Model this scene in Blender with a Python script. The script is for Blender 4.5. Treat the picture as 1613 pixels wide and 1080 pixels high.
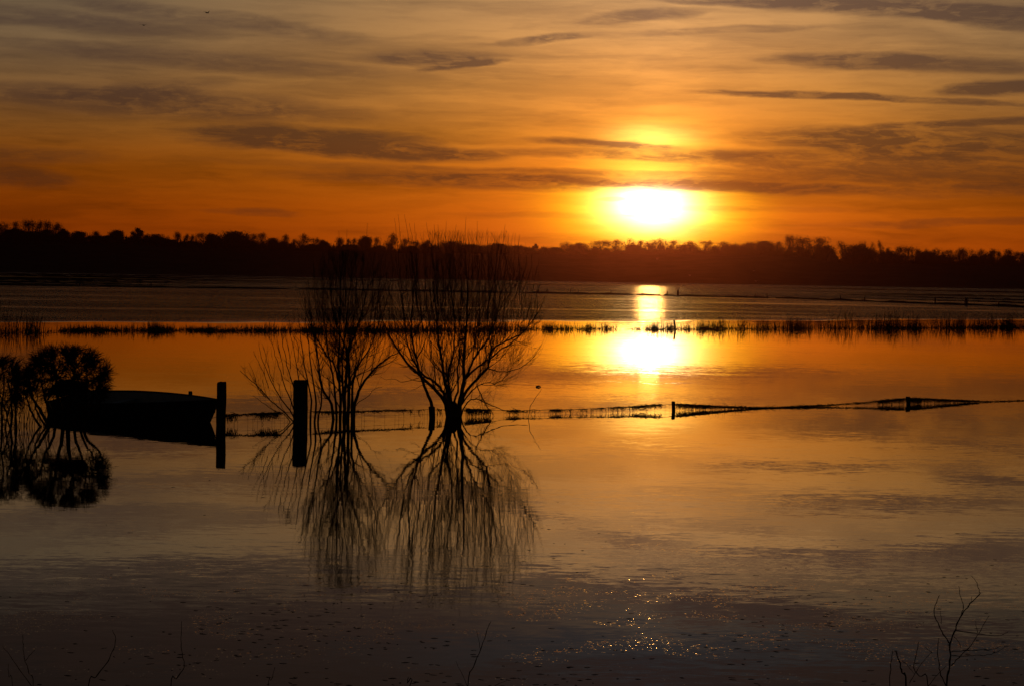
import bpy, math, random
import numpy as np
from mathutils import Vector, Matrix

R = math.radians
for o in list(bpy.data.objects):
    bpy.data.objects.remove(o)
scene = bpy.context.scene
COL = scene.collection

# ------------------------------------------------------------------ camera
FPX = 3759.0; W0, H0 = 1613.0, 1080.0          # focal length and frame in photo pixels
CAMZ = 3.0; PITCH = R(1.594); ROLL = R(0.95)
cd = bpy.data.cameras.new('camera'); cam = bpy.data.objects.new('camera', cd); COL.objects.link(cam)
cd.lens = FPX / W0 * 36.0; cd.sensor_width = 36.0; cd.clip_start = 0.1; cd.clip_end = 20000
CM = Matrix.Rotation(R(90) - PITCH, 3, 'X') @ Matrix.Rotation(ROLL, 3, 'Z')
cam.matrix_world = Matrix.Translation((0, 0, CAMZ)) @ CM.to_4x4()
scene.camera = cam

def ray(px, py):
    return (CM @ Vector(((px - W0 / 2) / FPX, -(py - H0 / 2) / FPX, -1.0))).normalized()
def azel(px, py):
    d = ray(px, py)
    return math.degrees(math.atan2(d.x, d.y)), math.degrees(math.asin(d.z))
def on_water(px, py, z=0.0):
    d = ray(px, py); t = (z - CAMZ) / d.z
    return Vector((d.x * t, d.y * t, z))
def at(px, py, Y):
    d = ray(px, py); t = Y / d.y
    return Vector((d.x * t, Y, CAMZ + d.z * t))

# ------------------------------------------------------------------ exposure, sun
scene.view_settings.view_transform = 'Standard'
scene.view_settings.look = 'None'
scene.view_settings.exposure = 0.0
scene.view_settings.gamma = 1.0
scene.render.engine = 'CYCLES'
scene.cycles.max_bounces = 6
scene.cycles.volume_bounces = 1
scene.cycles.glossy_bounces = 3
scene.cycles.diffuse_bounces = 1
scene.cycles.use_denoising = True
scene.cycles.sample_clamp_direct = 30
scene.cycles.sample_clamp_indirect = 4

SUN_PX = (1027, 322)
SAZ, SEL = azel(*SUN_PX)
ld = bpy.data.lights.new('sun', 'SUN'); ld.energy = 0.35; ld.angle = R(0.53); ld.color = (1.0, 0.45, 0.10)
sun = bpy.data.objects.new('sun', ld); COL.objects.link(sun)
sdir = ray(*SUN_PX)
sun.rotation_euler = sdir.to_track_quat('Z', 'Y').to_euler()

# ------------------------------------------------------------------ node helpers
class NT:
    def __init__(s, tree): s.t = tree; s.n = tree.nodes; s.l = tree.links
    def inp(s, sock, v):
        if isinstance(v, bpy.types.NodeSocket): s.l.new(v, sock)
        elif v is not None: sock.default_value = v
    def m(s, op, a, b=None, c=None, clamp=False):
        n = s.n.new('ShaderNodeMath'); n.operation = op; n.use_clamp = clamp
        s.inp(n.inputs[0], a); s.inp(n.inputs[1], b)
        if c is not None: s.inp(n.inputs[2], c)
        return n.outputs[0]
    def add(s, a, b): return s.m('ADD', a, b)
    def sub(s, a, b): return s.m('SUBTRACT', a, b)
    def mul(s, a, b): return s.m('MULTIPLY', a, b)
    def vm(s, op, a, b=None, sc=None):
        n = s.n.new('ShaderNodeVectorMath'); n.operation = op
        s.inp(n.inputs[0], a)
        if b is not None: s.inp(n.inputs[1], b)
        if sc is not None: s.inp(n.inputs[3], sc)
        return n.outputs[0] if op not in ('LENGTH', 'DOT_PRODUCT') else n.outputs[1]
    def comb(s, x, y, z):
        n = s.n.new('ShaderNodeCombineXYZ')
        for k, v in enumerate((x, y, z)): s.inp(n.inputs[k], v)
        return n.outputs[0]
    def sep(s, v):
        n = s.n.new('ShaderNodeSeparateXYZ'); s.l.new(v, n.inputs[0]); return n.outputs
    def noise(s, v, scale=1, detail=3, rough=.5, dist=0, col=False):
        n = s.n.new('ShaderNodeTexNoise'); s.l.new(v, n.inputs['Vector'])
        n.inputs['Scale'].default_value = scale; n.inputs['Detail'].default_value = detail
        n.inputs['Roughness'].default_value = rough; n.inputs['Distortion'].default_value = dist
        return n.outputs[1 if col else 0]
    def sm(s, v, a, b, lo=0.0, hi=1.0):
        n = s.n.new('ShaderNodeMapRange'); n.interpolation_type = 'SMOOTHSTEP'
        s.inp(n.inputs[0], v); s.inp(n.inputs[1], a); s.inp(n.inputs[2], b); s.inp(n.inputs[3], lo); s.inp(n.inputs[4], hi)
        return n.outputs[0]
    def ramp(s, f, pts):
        n = s.n.new('ShaderNodeValToRGB'); s.l.new(f, n.inputs[0]); e = n.color_ramp.elements
        while len(e) < len(pts): e.new(0.5)
        for k, (p, c) in enumerate(pts):
            e[k].position = p; e[k].color = (c[0], c[1], c[2], 1)
        return n.outputs[0]
    def mix(s, f, a, b, mode='MIX'):
        n = s.n.new('ShaderNodeMix'); n.data_type = 'RGBA'; n.blend_type = mode
        s.inp(n.inputs[0], f); s.inp(n.inputs[6], a); s.inp(n.inputs[7], b)
        return n.outputs[2]

# ------------------------------------------------------------------ world: dusk sky with streaked cloud
world = bpy.data.worlds.new('World'); scene.world = world; world.use_nodes = True
world.cycles_visibility.scatter = True
wt = NT(world.node_tree); wt.n.clear()
tc = wt.n.new('ShaderNodeTexCoord').outputs['Generated']
d = wt.vm('NORMALIZE', tc)
dx, dy, dz = wt.sep(d)
DEG = 57.29578
az = wt.mul(wt.m('ARCTAN2', dx, dy), DEG)
el = wt.mul(wt.m('ARCSINE', dz), DEG)
P1 = 65.6                                            # photo pixels per degree
# domain warp, so that no cloud has a geometric edge
nv = wt.comb(wt.mul(az, .35), wt.mul(el, 1.4), 3.1)
wcol = wt.noise(nv, 1.0, 5, .58, col=True)
wx, wy, wz = wt.sep(wcol)
azw = wt.add(az, wt.mul(wt.sub(wx, .5), 2.6))
elw = wt.add(el, wt.mul(wt.sub(wy, .5), .30))
# base gradient by elevation
ELR = 14.0
pts = [(0.0, (.50, .060, .001)), (.9, (.54, .078, .001)), (1.6, (.54, .092, .0015)), (2.4, (.50, .110, .004)),
       (3.4, (.50, .165, .018)), (4.6, (.49, .215, .050)), (5.8, (.48, .255, .092)), (6.7, (.42, .245, .105)),
       (7.6, (.108, .085, .058)), (8.6, (.020, .031, .041)), (10.0, (.007, .0175, .028)), (14, (.016, .0155, .018))]
base = wt.ramp(wt.m('DIVIDE', el, ELR), [(p / ELR, c) for p, c in pts])
daz = wt.sub(az, SAZ); dazw = wt.sub(azw, SAZ)
adaz = wt.m('ABSOLUTE', daz)
fall = wt.add(.21, wt.mul(.98, wt.m('EXPONENT', wt.mul(adaz, -1 / 8.2))))
fall = wt.mul(fall, wt.sm(adaz, 20, 70, 1.0, .25))
# greyer, cooler light in the upper sky away from the sun
gry = wt.mul(wt.sm(adaz, 3, 15), wt.sm(el, 2.5, 6.5, 0, .55))
base = wt.vm('SCALE', base, sc=fall)
base = wt.mix(wt.mul(gry, wt.sm(el, 8.6, 6.6)), base, (.105, .088, .060, 1))
# glow round the veiled sun (the sky itself gives off this light)
dsu = wt.sub(el, SEL)
def gauss(sx, sy, oy=0, wexp=1.0, a=None, e=None):
    u = wt.m('DIVIDE', a if a is not None else daz, sx); v = wt.m('DIVIDE', wt.sub(e if e is not None else dsu, oy), sy)
    r2 = wt.add(wt.mul(u, u), wt.mul(v, v))
    if wexp != 1.0: r2 = wt.m('POWER', r2, wexp)
    return wt.m('EXPONENT', wt.mul(r2, -1))
dsw = wt.add(dsu, wt.mul(wt.sub(wy, .5), .25))
g1 = gauss(.72, .42, -.02, .85, e=dsw)
g2 = gauss(1.40, .80, -.05, .9)
g3 = gauss(1.1, .75, 1.1, .9)
g4 = wt.mul(gauss(2.6, 2.2, 1.0, .5), wt.sm(el, 9.0, 6.3))
g5 = gauss(.9, .25, 1.63, 1.0, e=dsw)
# a bank with a level lower edge lies just above the sun
lid = wt.sm(wt.add(elw, wt.mul(az, .01)), 2.06, 2.34, 1.0, .22)
lid2 = wt.sm(wt.add(elw, wt.mul(az, .01)), 2.10, 2.60, 1.0, .5)
g1 = wt.mul(g1, lid); g2 = wt.mul(g2, lid)
glow = wt.vm('SCALE', (7.0, 5.6, 3.4), sc=g1)
for g, c in ((g2, (4.0, 2.25, .008)), (g3, (1.0, .58, .06)), (g4, (.70, .20, .012)), (g5, (.70, .48, .12))):
    glow = wt.vm('ADD', glow, wt.vm('SCALE', c, sc=g))
# fine streaks
sv = wt.comb(wt.mul(azw, .16), wt.mul(elw, 1.5), 7.7)
st = wt.noise(sv, 1.0, 6, .6)
sv2 = wt.comb(wt.mul(azw, .5), wt.mul(elw, 5.0), 1.7)
st2 = wt.noise(sv2, 1.0, 4, .6)
streak = wt.add(wt.sm(st, .40, .66, 0, .36), wt.sm(st2, .42, .70, 0, .16))
# cloud banks: pixel centre, half axes in photo pixels, tilt (down to the right, deg), density
CL = [(260, 163, 250, 18, 2, .58), (230, 142, 110, 12, -6, .40), (430, 217, 125, 17, 1, .90), (585, 222, 90, 13, 3, .60),
      (640, 240, 120, 10, 1, .72), (505, 240, 120, 7, 4, .45),
      (690, 92, 80, 10, -3, .70), (722, 104, 62, 4.5, -7, .75), (860, 62, 70, 6, -5, .65), (1010, 26, 90, 8, -6, .50), (1130, 48, 150, 5, -3, .35),
      (1340, 96, 100, 10, 1, .70), (1480, 102, 160, 9, 2, .55), (1270, 149, 140, 5, 1, .70), (1450, 155, 170, 4, 3, .55), (1592, 138, 70, 9, -4, .80),
      (1330, 220, 120, 16, 3, .62), (1520, 228, 190, 24, 0, .66), (1560, 192, 160, 5, -3, .6), (1400, 268, 330, 20, 2, .50), (1560, 300, 170, 10, -2, .35),
      (790, 287, 270, 11, 1, .52), (1010, 289, 330, 6.5, 1, .42), (1010, 243, 220, 7, 0, .45), (1180, 294, 150, 9, 2, .60), (960, 226, 95, 5.5, 2, .62), (1010, 228, 60, 3.5, 3, .5), (990, 273, 280, 4, 1, .30),
      (1025, 344, 32, 3, 1, .45), (975, 317, 28, 2.5, 0, .45), (30, 245, 120, 12, 0, .38), (20, 278, 90, 14, 1, .42), (700, 268, 260, 6, 1, .3),
      (1420, 12, 210, 12, 3, .75), (1560, 30, 110, 9, 8, .55), (1180, 2, 180, 5, 1, .5), (320, 96, 260, 12, 3, .42), (90, 30, 190, 12, 3, .45), (330, 30, 230, 10, 6, .42),
      (400, 335, 60, 4, 2, .3), (1500, 350, 200, 5, -2, .3), (1180, 330, 150, 3.5, 0, .18), (860, 340, 120, 4, 0, .16),
      # banks above the frame, seen in the water
      (200, -55, 380, 20, 3, .6), (250, -150, 500, 60, 4, .8), (1090, -58, 230, 15, -5, .75), (1380, -98, 330, 15, -3, .8), (1300, -30, 300, 9, -3, .45), (1350, -190, 400, 22, 2, .7), (700, -230, 500, 40, 0, .6), (1600, -10, 200, 9, 0, .5)]
dens = None
for (cx, cy, rx, ry, tl, st_) in CL:
    ca, ce = azel(cx, cy)
    t = R(tl) - ROLL * 0 ; c_, s_ = math.cos(t), math.sin(t)
    da = wt.sub(azw, ca); de = wt.sub(elw, ce)
    u = wt.mul(wt.add(wt.mul(da, c_), wt.mul(de, -s_)), P1 / rx)
    v = wt.mul(wt.add(wt.mul(da, s_), wt.mul(de, c_)), P1 / ry)
    r2 = wt.add(wt.mul(u, u), wt.mul(v, v))
    f = wt.mul(wt.sm(r2, 2.7, .05), min(.97, st_ * 1.25))
    dens = f if dens is None else wt.sub(wt.add(dens, f), wt.mul(dens, f))
tex = wt.sm(wt.noise(wt.comb(wt.mul(azw, .9), wt.mul(elw, 3.2), 5.5), 1.0, 5, .65), .30, .56, .55, 1.15)
tex2 = wt.sm(wt.noise(wt.comb(wt.mul(azw, 1.3), wt.mul(elw, 8.5), 2.5), 1.0, 6, .68, .6), .34, .58, .76, 1.08)
dens = wt.m('MINIMUM', wt.mul(wt.mul(dens, tex), tex2), .95)
allc = wt.m('MINIMUM', wt.add(dens, wt.mul(streak, wt.sub(1, dens))), 1)
lowc = wt.sm(el, 2.5, 6.5)
tint = wt.mix(lowc, (.17, .16, .40, 1), (.19, .21, .40, 1))     # what a dense bank lets through
trans = wt.mix(allc, (1, 1, 1, 1), tint)
sky = wt.vm('ADD', base, glow)
sky = wt.vm('MULTIPLY', sky, trans)
cl_own = wt.vm('SCALE', (.016, .009, .006), sc=dens)
sky = wt.vm('ADD', sky, cl_own)
sky = wt.vm('SCALE', sky, sc=wt.sm(el, -3.0, -.3, .02, 1.15))
nish = wt.n.new('ShaderNodeTexSky'); nish.sky_type = 'NISHITA'; nish.sun_disc = False
nish.sun_elevation = R(SEL); nish.sun_rotation = R(SAZ); nish.altitude = 10; nish.dust_density = 4
nb = wt.vm('SCALE', nish.outputs[0], sc=.0025 / .1)
tot = wt.vm('ADD', wt.vm('SCALE', sky, sc=10.0), nb)
bg = wt.n.new('ShaderNodeBackground'); wt.l.new(tot, bg.inputs[0]); bg.inputs[1].default_value = 0.1
wo = wt.n.new('ShaderNodeOutputWorld'); wt.l.new(bg.outputs[0], wo.inputs[0])
world.cycles.sampling_method = 'MANUAL'; world.cycles.sample_map_resolution = 2048

# ------------------------------------------------------------------ materials
def material(name, fn):
    m = bpy.data.materials.new(name); m.use_nodes = True
    t = NT(m.node_tree); b = t.n['Principled BSDF']; fn(t, b); return m
def rough_mat(name, c1, c2, scale, rough=.85, bump=.3, spec=.3, stretch=(1, 1, 1)):
    def f(t, b):
        co = t.n.new('ShaderNodeTexCoord').outputs['Object']
        co = t.vm('MULTIPLY', co, stretch)
        n = t.noise(co, scale, 5, .6)
        t.l.new(t.ramp(n, [(.3, c1), (.7, c2)]), b.inputs['Base Color'])
        b.inputs['Roughness'].default_value = rough; b.inputs['Specular IOR Level'].default_value = spec
        bp = t.n.new('ShaderNodeBump'); bp.inputs['Strength'].default_value = bump; bp.inputs['Distance'].default_value = .02
        t.l.new(n, bp.inputs['Height']); t.l.new(bp.outputs[0], b.inputs['Normal'])
    return material(name, f)
M_BARK = rough_mat('bark', (.035, .026, .020), (.075, .058, .043), 30, stretch=(1, 1, .2))
M_TWIG = rough_mat('twig', (.045, .028, .018), (.080, .050, .030), 20)
M_POST = rough_mat('weathered_wood', (.030, .024, .019), (.075, .060, .046), 18, stretch=(1, 1, .08), bump=.6)
M_WIRE = rough_mat('rusty_wire', (.05, .03, .02), (.09, .05, .03), 60, .6)
M_REED = rough_mat('reed_straw', (.06, .045, .022), (.11, .085, .04), 5)
M_DEBRIS = rough_mat('flood_wrack', (.035, .028, .016), (.07, .055, .03), 15)
M_LAND = rough_mat('wet_meadow', (.022, .026, .012), (.048, .046, .024), .05, 1.0, .0, .1)
M_FARTREE = rough_mat('far_bark', (.035, .028, .022), (.060, .048, .036), 1)
M_EVERG = rough_mat('dark_foliage', (.030, .038, .020), (.05, .058, .030), 1)
M_HULL = rough_mat('dark_hull_paint', (.020, .024, .030), (.035, .040, .048), 8, .45, .1, .4)
M_DECK = rough_mat('boat_inside_skylit', (.30, .37, .42), (.42, .49, .54), 6, .55, .1, .4)  # skylight falling into the boat is put into this pale blue-grey
M_BIRD_D = rough_mat('dark_feathers', (.03, .028, .025), (.06, .055, .05), 30)
M_BIRD_L = rough_mat('pale_feathers', (.65, .62, .58), (.8, .78, .74), 30)
M_ROOF = rough_mat('roof_slates', (.03, .03, .035), (.06, .06, .065), 2)
M_WALL = rough_mat('house_render', (.12, .10, .08), (.20, .17, .14), 1)

# ------------------------------------------------------------------ object helpers
def tag(o, label=None, cat=None, group=None, kind=None):
    if label: o['label'] = label
    if cat: o['category'] = cat
    if group: o['group'] = group
    if kind: o['kind'] = kind
    return o
def empty(name, loc=(0, 0, 0), rz=0.0):
    o = bpy.data.objects.new(name, None); COL.objects.link(o); o.location = loc; o.rotation_euler = (0, 0, rz)
    o.empty_display_size = .2
    return o

class MB:
    """collects tubes, boxes and faces into one mesh"""
    def __init__(s): s.v = []; s.f = []
    def tube(s, P, rad, n=3, cap=True):
        P = [Vector(p) for p in P]; k0 = len(s.v); m = len(P)
        if m < 2: return
        up = Vector((.31, .93, .2))
        for i, p in enumerate(P):
            t = (P[min(i + 1, m - 1)] - P[max(i - 1, 0)])
            if t.length < 1e-9: t = Vector((0, 0, 1))
            t.normalize()
            a = t.cross(up)
            if a.length < 1e-4: a = t.cross(Vector((1, 0, 0)))
            a.normalize(); b = t.cross(a)
            r = rad[i] if isinstance(rad, (list, tuple)) else rad
            for j in range(n):
                q = 2 * math.pi * j / n
                s.v.append(p + a * (r * math.cos(q)) + b * (r * math.sin(q)))
        for i in range(m - 1):
            for j in range(n):
                j2 = (j + 1) % n; A = k0 + i * n
                s.f.append((A + j, A + j2, A + n + j2, A + n + j))
        if cap:
            s.f.append(tuple(k0 + j for j in range(n))[::-1])
            s.f.append(tuple(k0 + (m - 1) * n + j for j in range(n)))
    def box(s, c, sz, rz=0.0):
        k = len(s.v); c = Vector(c); q = Matrix.Rotation(rz, 3, 'Z')
        for z in (-.5, .5):
            for x, y in ((-.5, -.5), (.5, -.5), (.5, .5), (-.5, .5)):
                s.v.append(c + q @ Vector((x * sz[0], y * sz[1], z * sz[2])))
        s.f += [(k, k + 3, k + 2, k + 1), (k + 4, k + 5, k + 6, k + 7)] + [(k + i, k + (i + 1) % 4, k + 4 + (i + 1) % 4, k + 4 + i) for i in range(4)]
    def loft(s, rings, close=True, caps=True):
        k = len(s.v); n = len(rings[0])
        for r in rings: s.v += [Vector(p) for p in r]
        for i in range(len(rings) - 1):
            for j in range(n if close else n - 1):
                j2 = (j + 1) % n; A = k + i * n
                s.f.append((A + j, A + j2, A + n + j2, A + n + j))
        if caps:
            s.f.append(tuple(k + j for j in range(n))[::-1]); s.f.append(tuple(k + (len(rings) - 1) * n + j for j in range(n)))
    def blob(s, c, r, seed=0, nu=10, nv=6, rough=.15):
        rn = random.Random(seed); rings = []
        for i in range(nv + 1):
            th = math.pi * (i + .02) / (nv + .04); ring = []
            for j in range(nu):
                ph = 2 * math.pi * j / nu; q = 1 + rn.uniform(-rough, rough)
                ring.append((c[0] + r[0] * math.sin(th) * math.cos(ph) * q, c[1] + r[1] * math.sin(th) * math.sin(ph) * q, c[2] - r[2] * math.cos(th) * q))
            rings.append(ring)
        s.loft(rings)
    def build(s, name, mat, parent=None, origin=None, smooth=True):
        o0 = Vector(origin) if origin is not None else Vector((0, 0, 0))
        me = bpy.data.meshes.new(name)
        me.from_pydata([tuple(p - o0) for p in s.v], [], s.f)
        me.update()
        if smooth: me.polygons.foreach_set('use_smooth', [True] * len(me.polygons))
        me.materials.append(mat)
        o = bpy.data.objects.new(name, me); COL.objects.link(o)
        if parent is not None: o.parent = parent
        else: o.location = o0
        return o

def curvy(P, n, rn, amp):
    """resample a polyline with a spline and a little wander"""
    P = [Vector(p) for p in P]; out = []
    m = len(P) - 1
    for i in range(m):
        p0 = P[max(i - 1, 0)]; p1 = P[i]; p2 = P[i + 1]; p3 = P[min(i + 2, m)]
        for k in range(n):
            t = k / n
            q = .5 * ((2 * p1) + (p2 - p0) * t + (2 * p0 - 5 * p1 + 4 * p2 - p3) * t * t + (3 * p1 - p0 - 3 * p2 + p3) * t ** 3)
            if i or k: q = q + Vector((rn.gauss(0, amp), rn.gauss(0, amp), rn.gauss(0, amp)))
            out.append(q)
    out.append(P[-1]); return out

# ------------------------------------------------------------------ water: one sheet, wind-ruffled where it is rough
def line_coeff(p, q):
    """signed distance beyond the line p-q on the ground (positive = farther away)"""
    n = Vector((-(q.y - p.y), q.x - p.x)); n.normalize()
    return n.x, n.y, -(n.x * p.x + n.y * p.y)
edgeA = line_coeff(on_water(0, 508), on_water(1613, 503))       # smooth -> ruffled, just beyond the reeds
edgeB = line_coeff(on_water(0, 450), on_water(1023, 466))
def water_fn(t, b):
    geo = t.n.new('ShaderNodeNewGeometry').outputs['Position']
    x, y, z = t.sep(geo)
    def sd(e, wob):
        v = t.add(t.add(t.mul(x, e[0]), t.mul(y, e[1])), e[2])
        return t.add(v, wob)
    wob = t.mul(t.sub(t.noise(t.comb(t.mul(x, .05), t.mul(y, .05), 0), 1, 3, .6), .5), 16)
    rf = t.sm(sd(edgeA, wob), -2, 7)
    fb = t.sm(sd(edgeB, wob), 0, 12)
    # streaks on the ruffled water: cat's paws lie along the wind, nearly across the view
    sk = t.noise(t.comb(t.mul(x, .012), t.mul(y, .055), 2), 1, 6, .75)
    skb = t.sm(sk, .36, .52)
    skc = t.mul(t.sm(t.noise(t.comb(t.mul(x, .009), t.mul(y, .060), 12), 1, 6, .7), .50, .60), t.sm(t.noise(t.comb(t.mul(x, .03), t.mul(y, .02), 5), 1, 3, .6), .40, .60, .15, 1))
    # patches of light air on the smooth water
    pt = t.noise(t.comb(t.mul(x, .10), t.mul(y, .17), 9), 1, 4, .6, .6)
    ptm = t.sm(pt, .50, .66)
    near = t.sm(y, 34, 20)
    # slopes
    def slope(sx, sy, s, dt=3):
        c = t.noise(t.comb(t.mul(x, sx), t.mul(y, sy), s), 1, dt, .6, col=True)
        return t.vm('SUBTRACT', c, (.5, .5, .5))
    s_long = slope(.55, 1.6, 0, 2)
    s_mid = slope(2.6, 7, 4)
    s_fine = slope(9, 22, 8)
    a_long = t.add(.0035, t.mul(near, .004))
    a_mid = t.add(.0075, t.add(t.mul(ptm, .015), t.mul(near, .006)))
    a_fine = t.add(.0055, t.add(t.mul(ptm, .010), t.mul(near, .005)))
    a_r = t.mul(rf, .10)
    sv = t.vm('SCALE', s_long, sc=a_long)
    sv = t.vm('ADD', sv, t.vm('SCALE', s_mid, sc=t.add(a_mid, a_r)))
    sv = t.vm('ADD', sv, t.vm('SCALE', s_fine, sc=t.add(a_fine, a_r)))
    # catspaw bursts that throw sparks of sun near the bank
    gv = t.noise(t.comb(t.mul(x, 34), t.mul(y, 34), 31), 1, 1, .5, col=True)
    gm = t.mul(t.sm(t.noise(t.comb(t.mul(x, 1.1), t.mul(y, 1.0), 17), 1, 3, .6), .48, .60), t.add(t.sm(y, 60, 22, .0, .22), t.mul(t.sm(y, 24.5, 22.5), t.sm(y, 18.2, 19.5))))
    gx, gy, gz = t.sep(gv)
    sx, sy, sz = t.sep(sv)
    spike = t.mul(gm, t.sm(gy, .65, .83))
    sy = t.add(sy, t.mul(spike, .14)); sx = t.add(sx, t.mul(spike, t.mul(t.sub(gx, .5), 1.3)))
    sx = t.mul(sx, t.sub(1.0, t.mul(rf, .5)))
    # seen this low, only the wave faces turned to the near bank show
    ny = t.m('ABSOLUTE', t.add(t.sep(s_mid)[1], t.mul(t.sep(s_fine)[1], .6)))
    steep = t.m('MINIMUM', t.mul(t.m('POWER', ny, 5.0), t.m('POWER', 10.0, t.add(5.9, t.add(t.mul(skb, 1.7), t.sub(t.mul(fb, .4), t.mul(skc, 2.9)))))), .45)
    sy = t.sub(t.mul(sy, t.sub(1.0, rf)), t.mul(rf, steep))
    nrm = t.vm('NORMALIZE', t.comb(sx, sy, 1.0))
    t.l.new(nrm, b.inputs['Normal'])
    rr = t.add(.012, t.mul(rf, .125))
    t.l.new(t.add(rr, t.mul(fb, .05)), b.inputs['Roughness'])
    b.inputs['IOR'].default_value = 1.333
    b.inputs['Base Color'].default_value = (.006, .006, .005, 1)
    b.inputs['Specular IOR Level'].default_value = .5
M_WATER = material('flood_water', water_fn)
wm = MB()
wm.v = [Vector((-900, 6, 0)), Vector((900, 6, 0)), Vector((1500, 2050, 0)), Vector((-1500, 2050, 0))]; wm.f = [(0, 1, 2, 3)]
tag(wm.build('flood_water', M_WATER, smooth=False), kind='structure')

# ------------------------------------------------------------------ ground: near bank, drowned meadow, far hill
RIDGE = [(-900, 366), (-300, 370), (0, 373), (60, 374), (110, 380), (200, 380), (260, 386), (340, 387), (480, 392), (600, 395), (700, 397), (830, 398),
         (930, 399), (1000, 394), (1200, 396), (1290, 401), (1318, 411), (1400, 411), (1613, 414), (2000, 418), (2700, 420)]
RD = 2080.0
ridge_ae = [azel(*p) for p in RIDGE]
def ridge_h(azd):
    for (a0, e0), (a1, e1) in zip(ridge_ae, ridge_ae[1:]):
        if a0 <= azd <= a1:
            t = (azd - a0) / (a1 - a0); return CAMZ + RD * math.tan(R(e0 + (e1 - e0) * t))
    return CAMZ + RD * math.tan(R(ridge_ae[0][1] if azd < ridge_ae[0][0] else ridge_ae[-1][1]))
def shore_r(azd):   # distance of the far waterline
    xs = 806 + math.tan(R(azd)) * FPX
    return 1730 + 90 * math.sin(xs * .006 + 1) * .4 + 30 * math.sin(xs * .021)
radii = [0.3, 2, 4, 6, 8, 9.5, 11, 12.5, 14, 17, 22, 30, 45, 80, 150, 300, 600, 1000, 1400]
prof = [1.35, 1.35, 1.25, 1.0, .62, .35, .12, -.12, -.35, -.5] + [-.6] * 9
gv, gf = [], []
azs = [-60 + i * .5 for i in range(241)]
rn = random.Random(5)
nr = len(radii) + 6
for a in azs:
    sr = shore_r(a); h = ridge_h(a)
    for r_, z_ in zip(radii, prof):
        zz = z_ + (rn.uniform(-.05, .05) if r_ < 12 else 0)
        gv.append((r_ * math.sin(R(a)), r_ * math.cos(R(a)), zz))
    for r_, z_ in ((sr - 30, -.5), (sr + 4, .6), (sr + 60, 3.0), (RD - 90, h * .72), (RD, h), (RD + 500, h * .3)):
        gv.append((r_ * math.sin(R(a)), r_ * math.cos(R(a)), z_))
for i in range(len(azs) - 1):
    for j in range(nr - 1):
        A = i * nr + j; gf.append((A, A + nr, A + nr + 1, A + 1))
gm = MB(); gm.v = [Vector(p) for p in gv]; gm.f = gf
tag(gm.build('ground', M_LAND), kind='structure')

# low drowned bank that divides the far water
bank = MB()
rn = random.Random(8)
BP = [(-500, 442.5), (0, 449.5), (300, 453.5), (600, 458), (900, 463), (1023, 465.5), (1150, 468.5), (1300, 472.5), (1450, 478.5), (1613, 484.5), (2300, 520)]
bp = [on_water(*p) for p in BP]
bps = curvy(bp, 24, rn, 0)
ringL = []
for i, p in enumerate(bps):
    h = .20 + .10 * math.sin(i * .7) * math.sin(i * .23) + rn.uniform(0, .10)
    if rn.random() < .05: h = -.02
    ringL.append([(p.x, p.y - 3.0, -.15), (p.x, p.y - 1.0, h * .8), (p.x, p.y + .5, h), (p.x, p.y + 3.5, -.15)])
bank.loft(ringL, close=False, caps=False)
tag(bank.build('grass_bank', M_LAND), kind='structure')
# drowned meadow tongues beyond it on the left
md = MB(); rn = random.Random(77)
for (x0, x1, yy, dep, hh) in ((-300, 520, 441.5 - 16, 60, .35), (-300, 330, 447 - 10, 45, .30), (120, 760, 440, 34, .22), (-300, 200, 443, 26, .25), (1180, 2100, 461, 30, .22), (1330, 2100, 470, 16, .2), (700, 980, 448.5, 50, .2)):
    rings = []
    N = 60
    for i in range(N + 1):
        px = x0 + (x1 - x0) * i / N
        hy = 439 + (px - 1023) * .0166
        ref = 439 + ((x0 + x1) / 2 - 1023) * .0166
        py = hy + max((yy - ref), 3.5) + 0 * px
        p = on_water(px, py); tpr = math.sin(math.pi * min(1, max(0, i / N))) ** .35 if 0 < i < N else 0
        w = dep * (.4 + .6 * rn.random()) * tpr
        rings.append([(p.x, p.y - w * .5, -.1), (p.x, p.y - w * .3, hh * tpr * (.5 + .5 * rn.random())), (p.x, p.y + w * .4, hh * tpr), (p.x, p.y + w * .7, -.1)])
    md.loft(rings, close=False, caps=False)
def by_(px): return float(np.interp(px, [q[0] for q in BP], [q[1] for q in BP]))
# long tussocky ridges of drowned grass, added in rows to darken the far strip
for (x0, x1, fr, hh) in [(-500, 700 - 55 * k, .16 + .105 * k, .62 - .02 * k) for k in range(8)] + [(1180 + 40 * k, 2300, (.22, .45, .62, .80)[k], .42) for k in range(4)]:
    rings = []; N = 260; ph = rn.uniform(0, 6)
    for i in range(N + 1):
        px = x0 + (x1 - x0) * i / N; s_ = (px - 1023) * .0166 + 445; b_ = by_(px)
        en = min(1, i / 70 if x0 > 0 else 1, (N - i) / 90 if x1 < 1000 else 1)
        p = on_water(px, s_ + (b_ - s_) * (fr + .02 * math.sin(i * .05 + ph)))
        h = hh * (p.y / 800) ** .5 * en * (.75 + .25 * math.sin(i * .31 + ph) * math.sin(i * .83)) * rn.uniform(.75, 1.1)
        rings.append([(p.x, p.y - .5, -.15), (p.x, p.y, max(h, -.05)), (p.x, p.y + .8, -.15)])
    md.loft(rings, close=False, caps=False)
tag(md.build('meadow', M_LAND), kind='structure')

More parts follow.
